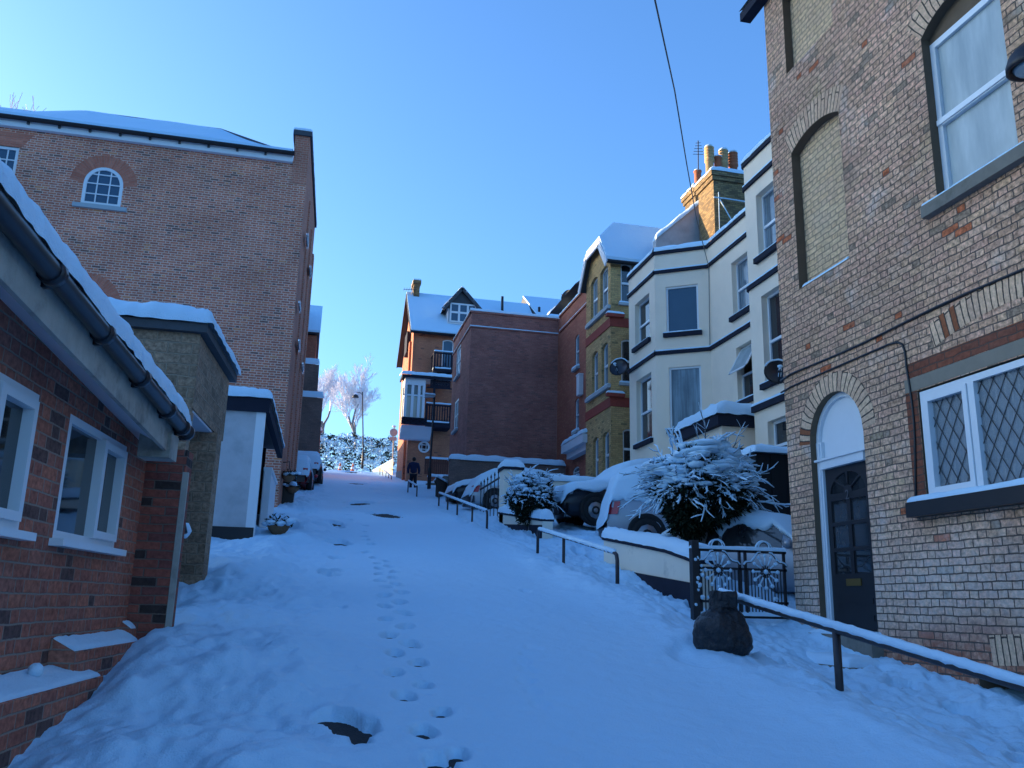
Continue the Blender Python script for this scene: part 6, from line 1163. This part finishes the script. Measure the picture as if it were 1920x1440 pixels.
p0_ = onG(817, 935); p1_ = onY(838, 940, 36.6); f = FS((p1_.x, p1_.y), (p0_.x, p0_.y), False); l_ = math.hypot(p1_.x-p0_.x, p1_.y-p0_.y); z1_ = f.px(838, 905)[1]; z2_ = f.px(818, 894)[1]; fence('dark grey wooden garden gate leaning open by the brick pier', f, 0.0, l_, f.px(838, 940)[1], z1_, 'timber', .1, (z2_-z1_)/l_, 'gate', 'garden_gate')
f = FX(5.45); q = f.uv((768, 912), (752, 858), (752, 893), (766, 866)); fence('grey fence panel running up beside the walking person', f, q[0][0]+4, q[1][0]+3, q[3][1]-1.8, q[3][1]-.1, 'greyfence', 0, .11, w_=.3)
f = FX(5.6); q = f.uv((750, 895), (736, 850), (736, 882), (750, 850)); fence('cream sunlit fence at the top of the road', f, 64, 86, f.px(750, 895)[1]-.4, f.px(750, 850)[1]+.3, 'creamfence', .1, .10, w_=.4)
# snowy steps and rail beside the person
p = onG(800, 915); T = thing('garden_steps', (p.x+.4, p.y, p.z), 'snowy garden steps beside the walking person', 'steps')
mb = MB(); n = MB()
for k in range(4):
    x0_ = p.x-.35+.42*k; mb.box(x0_, x0_+.42, p.y+.2, p.y+1.4, p.z-.5, p.z+.10+.2*k); n.snow((x0_-.03, p.y+.15, p.z+.10+.2*k), (x0_+.42, p.y+.15, p.z+.10+.2*k), (x0_+.42, p.y+1.4, p.z+.10+.2*k), (x0_-.03, p.y+1.4, p.z+.10+.2*k), .1, .09)
mb.build('treads', M['stonesill'], T); n.build('snow_cap', M['snowfine'], T, True)
# ------------------------------------------------------------------ person walking up the pavement
YP = 44.5; gp = onY(774, 914, YP); hp_ = onY(774, 858, YP); hh = 1.74; k_ = hh/1.74; gp = Vector((gp.x, YP, hp_.z-hh))
T = thing('person', gp, 'person in a navy jacket and dark trousers walking up the pavement', 'person')
def skin(name, J, E_, mat, par, sub=2):
    me = bpy.data.meshes.new(name); me.from_pydata([tuple(Vector(p)) for p, r in J], E_, []); o = bpy.data.objects.new(name, me); C.objects.link(o); o.parent = par; ORG[o.name] = ORG[par.name]
    m = o.modifiers.new('skin', 'SKIN'); m.use_smooth_shade = True; s = o.modifiers.new('sub', 'SUBSURF'); s.levels = s.render_levels = sub
    for i, (p, r) in enumerate(J): v = me.skin_vertices[0].data[i]; v.radius = (r, r) if not isinstance(r, tuple) else r; v.use_root = i == 0
    me.materials.append(M[mat]); return o
J = [((0, 0, .95), (.15, .11)), ((0, .02, 1.15), (.14, .10)), ((0, .02, 1.40), (.16, .10)), ((0, .02, 1.50), (.06, .06)), ((0, .05, 1.60), (.075, .09)), ((0, .05, 1.70), (.06, .075)),
     ((-.19, .02, 1.41), .06), ((-.27, -.02, 1.14), .045), ((-.25, .10, .92), .035), ((-.25, .14, .84), .03), ((.19, .02, 1.41), .06), ((.27, .03, 1.13), .045), ((.28, .16, .93), .035), ((.28, .20, .85), .03),
     ((-.09, .02, .88), .09), ((-.10, .14, .50), .065), ((-.10, .12, .08), .045), ((-.10, .24, .05), .04), ((.09, .0, .88), .09), ((.10, -.04, .50), .065), ((.10, -.22, .12), .045), ((.10, -.14, .05), .04)]
Ed = [(0, 1), (1, 2), (2, 3), (3, 4), (4, 5), (2, 6), (6, 7), (7, 8), (8, 9), (2, 10), (10, 11), (11, 12), (12, 13), (0, 14), (14, 15), (15, 16), (16, 17), (0, 18), (18, 19), (19, 20), (20, 21)]
body = skin('body', J, Ed, 'skin', T)
Jk = [((0, 0, .86), (.20, .15)), ((0, .02, 1.15), (.19, .145)), ((0, .02, 1.40), (.20, .14)), ((0, .02, 1.52), (.09, .085)), ((-.21, .02, 1.41), .095), ((-.29, -.02, 1.14), .075), ((-.26, .10, .92), .055), ((.21, .02, 1.41), .095), ((.29, .03, 1.13), .075), ((.29, .16, .93), .055)]
skin('jacket', Jk, [(0, 1), (1, 2), (2, 3), (2, 4), (4, 5), (5, 6), (2, 7), (7, 8), (8, 9)], 'jacket', body)
Jt = [((0, 0, .92), (.17, .13)), ((-.09, .02, .84), .115), ((-.10, .14, .50), .09), ((-.10, .12, .06), .07), ((-.10, .23, .04), .05), ((.09, 0, .84), .115), ((.10, -.04, .50), .09), ((.10, -.22, .10), .07), ((.10, -.13, .04), .05)]
skin('trousers', Jt, [(0, 1), (1, 2), (2, 3), (3, 4), (0, 5), (5, 6), (6, 7), (7, 8)], 'trouser', body)
mb = MB(); mb.blob(gp+Vector((0, .03, 1.665)), .115, 0, 2, .08, 3, (.9, 1.05, 1.0)); mb.build('hair', M['hair'], body, True)
# ------------------------------------------------------------------ street lamps, sign, cones
def lamp(label, base, top, head, r):
    T = thing('street_lamp', base, label, 'street lamp'); mb = MB(); b = Vector(base); t = Vector(top)
    mb.tube([b-Z*.3, b+Z*1.1, b+Z*1.15, t], [r*1.7, r*1.6, r, r*.8], 8); mb.build('post', M['iron'], T, True); return T
YS = 76.0; b = onY(675, 872, YS); t = onY(680, 735, YS); T = lamp('tall distant street lamp with a lantern on the left at the crest', (b.x+.2, YS, b.z), (t.x-.02, YS, t.z), None, .06)
h = onY(678, 741, YS); mb = MB(); mb.tube([(t.x-.02, YS, t.z-.25), (t.x-.25, YS, t.z-.05), (t.x-.55, YS, t.z-.1)], .03, 6); mb.lathe((t.x-.6, YS, t.z-.55), [(.30, 0), (.26, .12), (.10, .34), (.05, .45)], 10); mb.build('lantern', M['iron'], T, True); mb = MB(); mb.snow((t.x-.75, YS-.15, t.z-.3), (t.x-.45, YS-.15, t.z-.3), (t.x-.45, YS+.15, t.z-.3), (t.x-.75, YS+.15, t.z-.3), .2, .15); mb.build('snow_cap', M['snowfine'], T, True)
YS = 42.0; b = onY(804, 921, YS); t = onY(811, 744, YS); T = lamp('black street lamp with a snowy flat head in front of the balconies', (b.x, YS, b.z), (t.x+.1, YS, t.z-.0), None, .055)
x = t.x+.1; mb = MB(); mb.tube([(x, YS, t.z-.05), (x-.15, YS, t.z+.05), (x-.35, YS, t.z+.05)], .03, 6); mb.hexa([(x-.5, YS-.11, t.z-.06), (x+.02, YS-.09, t.z-.02), (x+.02, YS+.09, t.z-.02), (x-.5, YS+.11, t.z-.06), (x-.48, YS-.06, t.z+.09), (x, YS-.05, t.z+.08), (x, YS+.05, t.z+.08), (x-.48, YS+.06, t.z+.09)]); mb.build('lamp_head', M['signgrey'], T)
mb = MB(); mb.snow((x-.5, YS-.10, t.z+.09), (x+.04, YS-.10, t.z+.09), (x+.04, YS+.1, t.z+.09), (x-.5, YS+.1, t.z+.09), .09, .08); mb.build('snow_cap', M['snowfine'], T, True)
YS = 66.0; b = onY(735, 890, YS); t = onY(739, 800, YS); c_ = onY(738, 811, YS); T = thing('road_sign', (b.x, YS, b.z), 'round road sign seen from behind on a pale post', 'sign'); mb = MB(); mb.tube([(b.x, YS, b.z-.4), (t.x, YS, t.z)], .045, 8); mb.build('post', M['creamfence'], T, True)
mb = MB(); mb.lathe((c_.x, YS-.05, c_.z), [(.02, -.01), (.30, -.01), (.31, 0), (.30, .01), (.02, .012)], 24, axis=(0, 1, 0)); mb.build('disc', M['signgrey'], T, True); q = onY(737, 823, YS); mb = MB(); mb.box(q.x-.28, q.x+.28, YS-.07, YS-.05, q.z-.14, q.z+.12); mb.build('plate', M['signgrey'], T)
mb = MB(); mb.blob((t.x, YS, t.z+.02), .12, 0, 2, .3, sq=(1.2, 1, .8)); mb.build('snow_cap', M['snowfine'], T, True)
def cone(b, label):
    T = thing('traffic_cone', b, label, 'traffic cone', 'traffic cones on the crest'); mb = MB(); mb.box(b.x-.24, b.x+.24, b.y-.24, b.y+.24, b.z-.05, b.z+.05); mb.lathe(b+Z*.05, [(.19, 0), (.155, .2)], 12); mb.lathe(b+Z*.05, [(.105, .46), (.05, .74), (.03, .75)], 12); mb.build('body', M['orangecone'], T, True)
    mb = MB(); mb.lathe(b+Z*.05, [(.155, .2), (.105, .46)], 12); mb.build('reflective_band', M['white'], T, True); mb = MB(); mb.blob(b+Z*.82, .07, 0, 1, .3); mb.build('snow_cap', M['snowfine'], T, True)
for x_, lb in ((637.5, 'left one of two orange and white traffic cones on the crest'), (661.5, 'right one of two traffic cones, nearer the tall lamp')):
    p = onY(x_, 876, 79.5); cone(Vector((p.x, 79.5, gz(p.x, 79.5)+.03)), lb)
# ------------------------------------------------------------------ plant pots and baskets along the left building
def basket(label, c, r, hang):
    c = Vector(c); T = thing('hanging_basket' if hang else 'plant_pot', c-Z*r, label, 'basket' if hang else 'plant pot'); mb = MB(); mb.lathe(c, [(.02, -r*.9), (r*.5, -r*.75), (r*.85, -r*.35), (r, 0), (r*.93, .02)], 14); mb.build('bowl', M['wicker'], T, True)
    mb = MB(); rnd = random.Random(int(c.y*10))
    for k in range(12): d = Vector((rnd.gauss(0, 1), rnd.gauss(0, 1), abs(rnd.gauss(0, .6)))).normalized(); mb.tube([c, c+d*r*.7, c+d*r*1.3-Z*.05], [.012, .01, .004], 4)
    for k in range(220):
        d = Vector((rnd.gauss(0, 1), rnd.gauss(0, 1), abs(rnd.gauss(0, .5)))).normalized(); p = c+d*r*rnd.uniform(.7, 1.3); o = Vector((rnd.uniform(-1, 1), rnd.uniform(-1, 1), rnd.uniform(-.5, .5))).normalized()*.05; s_ = o.cross(Z)*.5; mb.add([p-o, p+s_, p+o, p-s_], [(0, 1, 2, 3)])
    mb.build('foliage', M['leaf'], T); mb = MB()
    for k in range(10): d = Vector((rnd.gauss(0, .6), rnd.gauss(0, .6), rnd.uniform(.1, .5))); mb.blob(c+d*r, r*rnd.uniform(.25, .5), 0, 2, .4, 2, (1.2, 1.2, .6))
    mb.build('snow_cap', M['snowfine'], T, True)
    if hang: mb = MB(); mb.tube([c+Vector((-r*1.2, .1, r*2.0)), c+Vector((0, 0, r*2.1)), c+Vector((0, 0, r*1.2))], .014, 5); [mb.tube([c+Vector((0, 0, r*1.2)), c+Vector((r*.9*math.cos(t), r*.9*math.sin(t), 0))], .006, 4) for t in (.5, 2.6, 4.7)]; mb.build('bracket', M['iron'], T)
p = onY(541, 893, 24.6); basket('upper hanging basket heaped with snow on the left wall', p, .19, True)
p = onY(549, 914, 25.4); basket('lower hanging basket below the snowy one on the left wall', p, .19, True)
p = onG(522, 988, .25); basket('low planter heaped with snow at the corner of the lean-to', (p.x, p.y, gz(p.x, p.y)+.16), .20, False)
p = onG(553, 950); T = thing('wheelie_bin', (p.x-.32, p.y, p.z), 'dark snow topped bin standing against the left wall', 'bin'); mb = MB(); x, y, z = p.x-.32, p.y, p.z-.22
mb.hexa([(x-.25, y-.3, z), (x+.25, y-.3, z), (x+.25, y+.3, z), (x-.25, y+.3, z), (x-.3, y-.36, z+.95), (x+.3, y-.36, z+.95), (x+.3, y+.36, z+.95), (x-.3, y+.36, z+.95)]); mb.build('body', M['p_dark'], T); mb = MB(); mb.hexa([(x-.32, y-.4, z+.955), (x+.32, y-.4, z+.955), (x+.32, y+.4, z+.955), (x-.32, y+.4, z+.955), (x-.3, y-.36, z+1.03), (x+.3, y-.36, z+1.03), (x+.3, y+.36, z+1.05), (x-.3, y+.36, z+1.05)]); mb.build('lid', M['p_dark'], T); mb = MB(); mb.snow((x-.3, y-.36, z+1.03), (x+.3, y-.36, z+1.03), (x+.3, y+.36, z+1.05), (x-.3, y+.36, z+1.05), .14, .12); mb.build('snow_cap', M['snowfine'], T, True)
# ------------------------------------------------------------------ far hedge and frosted trees
T = thing('snowy_hedge', (6, 104, 13), 'long dark hedge dusted with snow beyond the crest', 'hedge'); lf = MB(); sn = MB(); rnd = random.Random(11)
def hz(x): return onY(660, 818, 104).z+.5*noise.noise(Vector((x*.35, 2, 0)))+.35*noise.noise(Vector((x*1.1, 5, 0)))
for k in range(30000):
    x = rnd.uniform(-9, 24); h = hz(x); z = 12.5+(h-12.5)*rnd.random()**.7; y = 104+rnd.uniform(-1.3, 1.2)-(h-z)*.25; p = Vector((x, y, z)); o = Vector((rnd.gauss(0, 1), rnd.gauss(0, 1), rnd.gauss(0, .8))).normalized(); s_ = o.cross(Vector((rnd.gauss(0, 1), rnd.gauss(0, 1), rnd.gauss(0, 1)))).normalized(); l = rnd.uniform(.09, .22)
    v = [p-o*l, p+s_*l*.5, p+o*l, p-s_*l*.5]
    if noise.noise(Vector((x*.9, z*1.2, 3)))+rnd.uniform(-.35, .35) > -.08: sn.add([q+Z*.05 for q in v], [(0, 1, 2, 3)])
    else: lf.add(v, [(0, 1, 2, 3)])
lf.build('foliage', M['leaf'], T); sn.build('snow_cover', M['snowfine'], T)
def tree(label, base, h, spread, seed, name='bare_tree', depth=7, mats=('bark', 'frosttwig'), th=1.0, droop=0):
    rnd = random.Random(seed); base = Vector(base); T = thing(name, base, label, 'tree'); tr = MB(); cr = MB()
    def grow(p, d, l, r, k):
        n = 3; pts = [p]; q = p.copy(); dd = d.copy()
        for i in range(n): dd = (dd+Vector((rnd.gauss(0, .10), rnd.gauss(0, .10), rnd.gauss(.02, .07)-droop))).normalized(); q = q+dd*l/n; pts.append(q.copy())
        mb = tr if k >= depth-1 else cr; mb.tube(pts, [r, r*.88, r*.78, r*.66], 5 if k > 2 else 3, cap=False)
        if k == 0: return
        for i in range(rnd.choice((3, 3, 4)) if k > 1 else 4):
            a = rnd.uniform(0, 2*math.pi); t = rnd.uniform(.22, .60); x = dd.orthogonal().normalized(); y = dd.cross(x); nd = (dd*math.cos(t)+(x*math.cos(a)+y*math.sin(a))*math.sin(t)*spread+Z*.14).normalized()
            grow(pts[rnd.choice((1, 2, 3, 3))], nd, l*rnd.uniform(.62, .82), max(r*.62, .016*th), k-1)
    grow(base-Z*.5, Vector((rnd.uniform(-.05, .05), 0, 1)), h*.235, h*.018, depth); tr.build('trunk', M[mats[0]], T, True); cr.build('crown', M[mats[1]], T); return T
def treeat(label, px_, pb, pt_, Y, seed, spread=1.0): b = onY(px_, pb, Y); t = onY(px_, pt_, Y); tree(label, b, (t.z-b.z)*1.5, spread, seed)
treeat('frosted bare tree on the left beyond the hedge', 606, 835, 690, 118, 21, 1.0)
treeat('frosted bare tree on the right beyond the hedge', 668, 835, 702, 112, 34, 1.0)
t = onY(8, 100, 36); tree('frosted bare tree rising behind the brown brick building', (t.x-1.2, 36, 5), (t.z-5)*1.42, 1.05, 8)
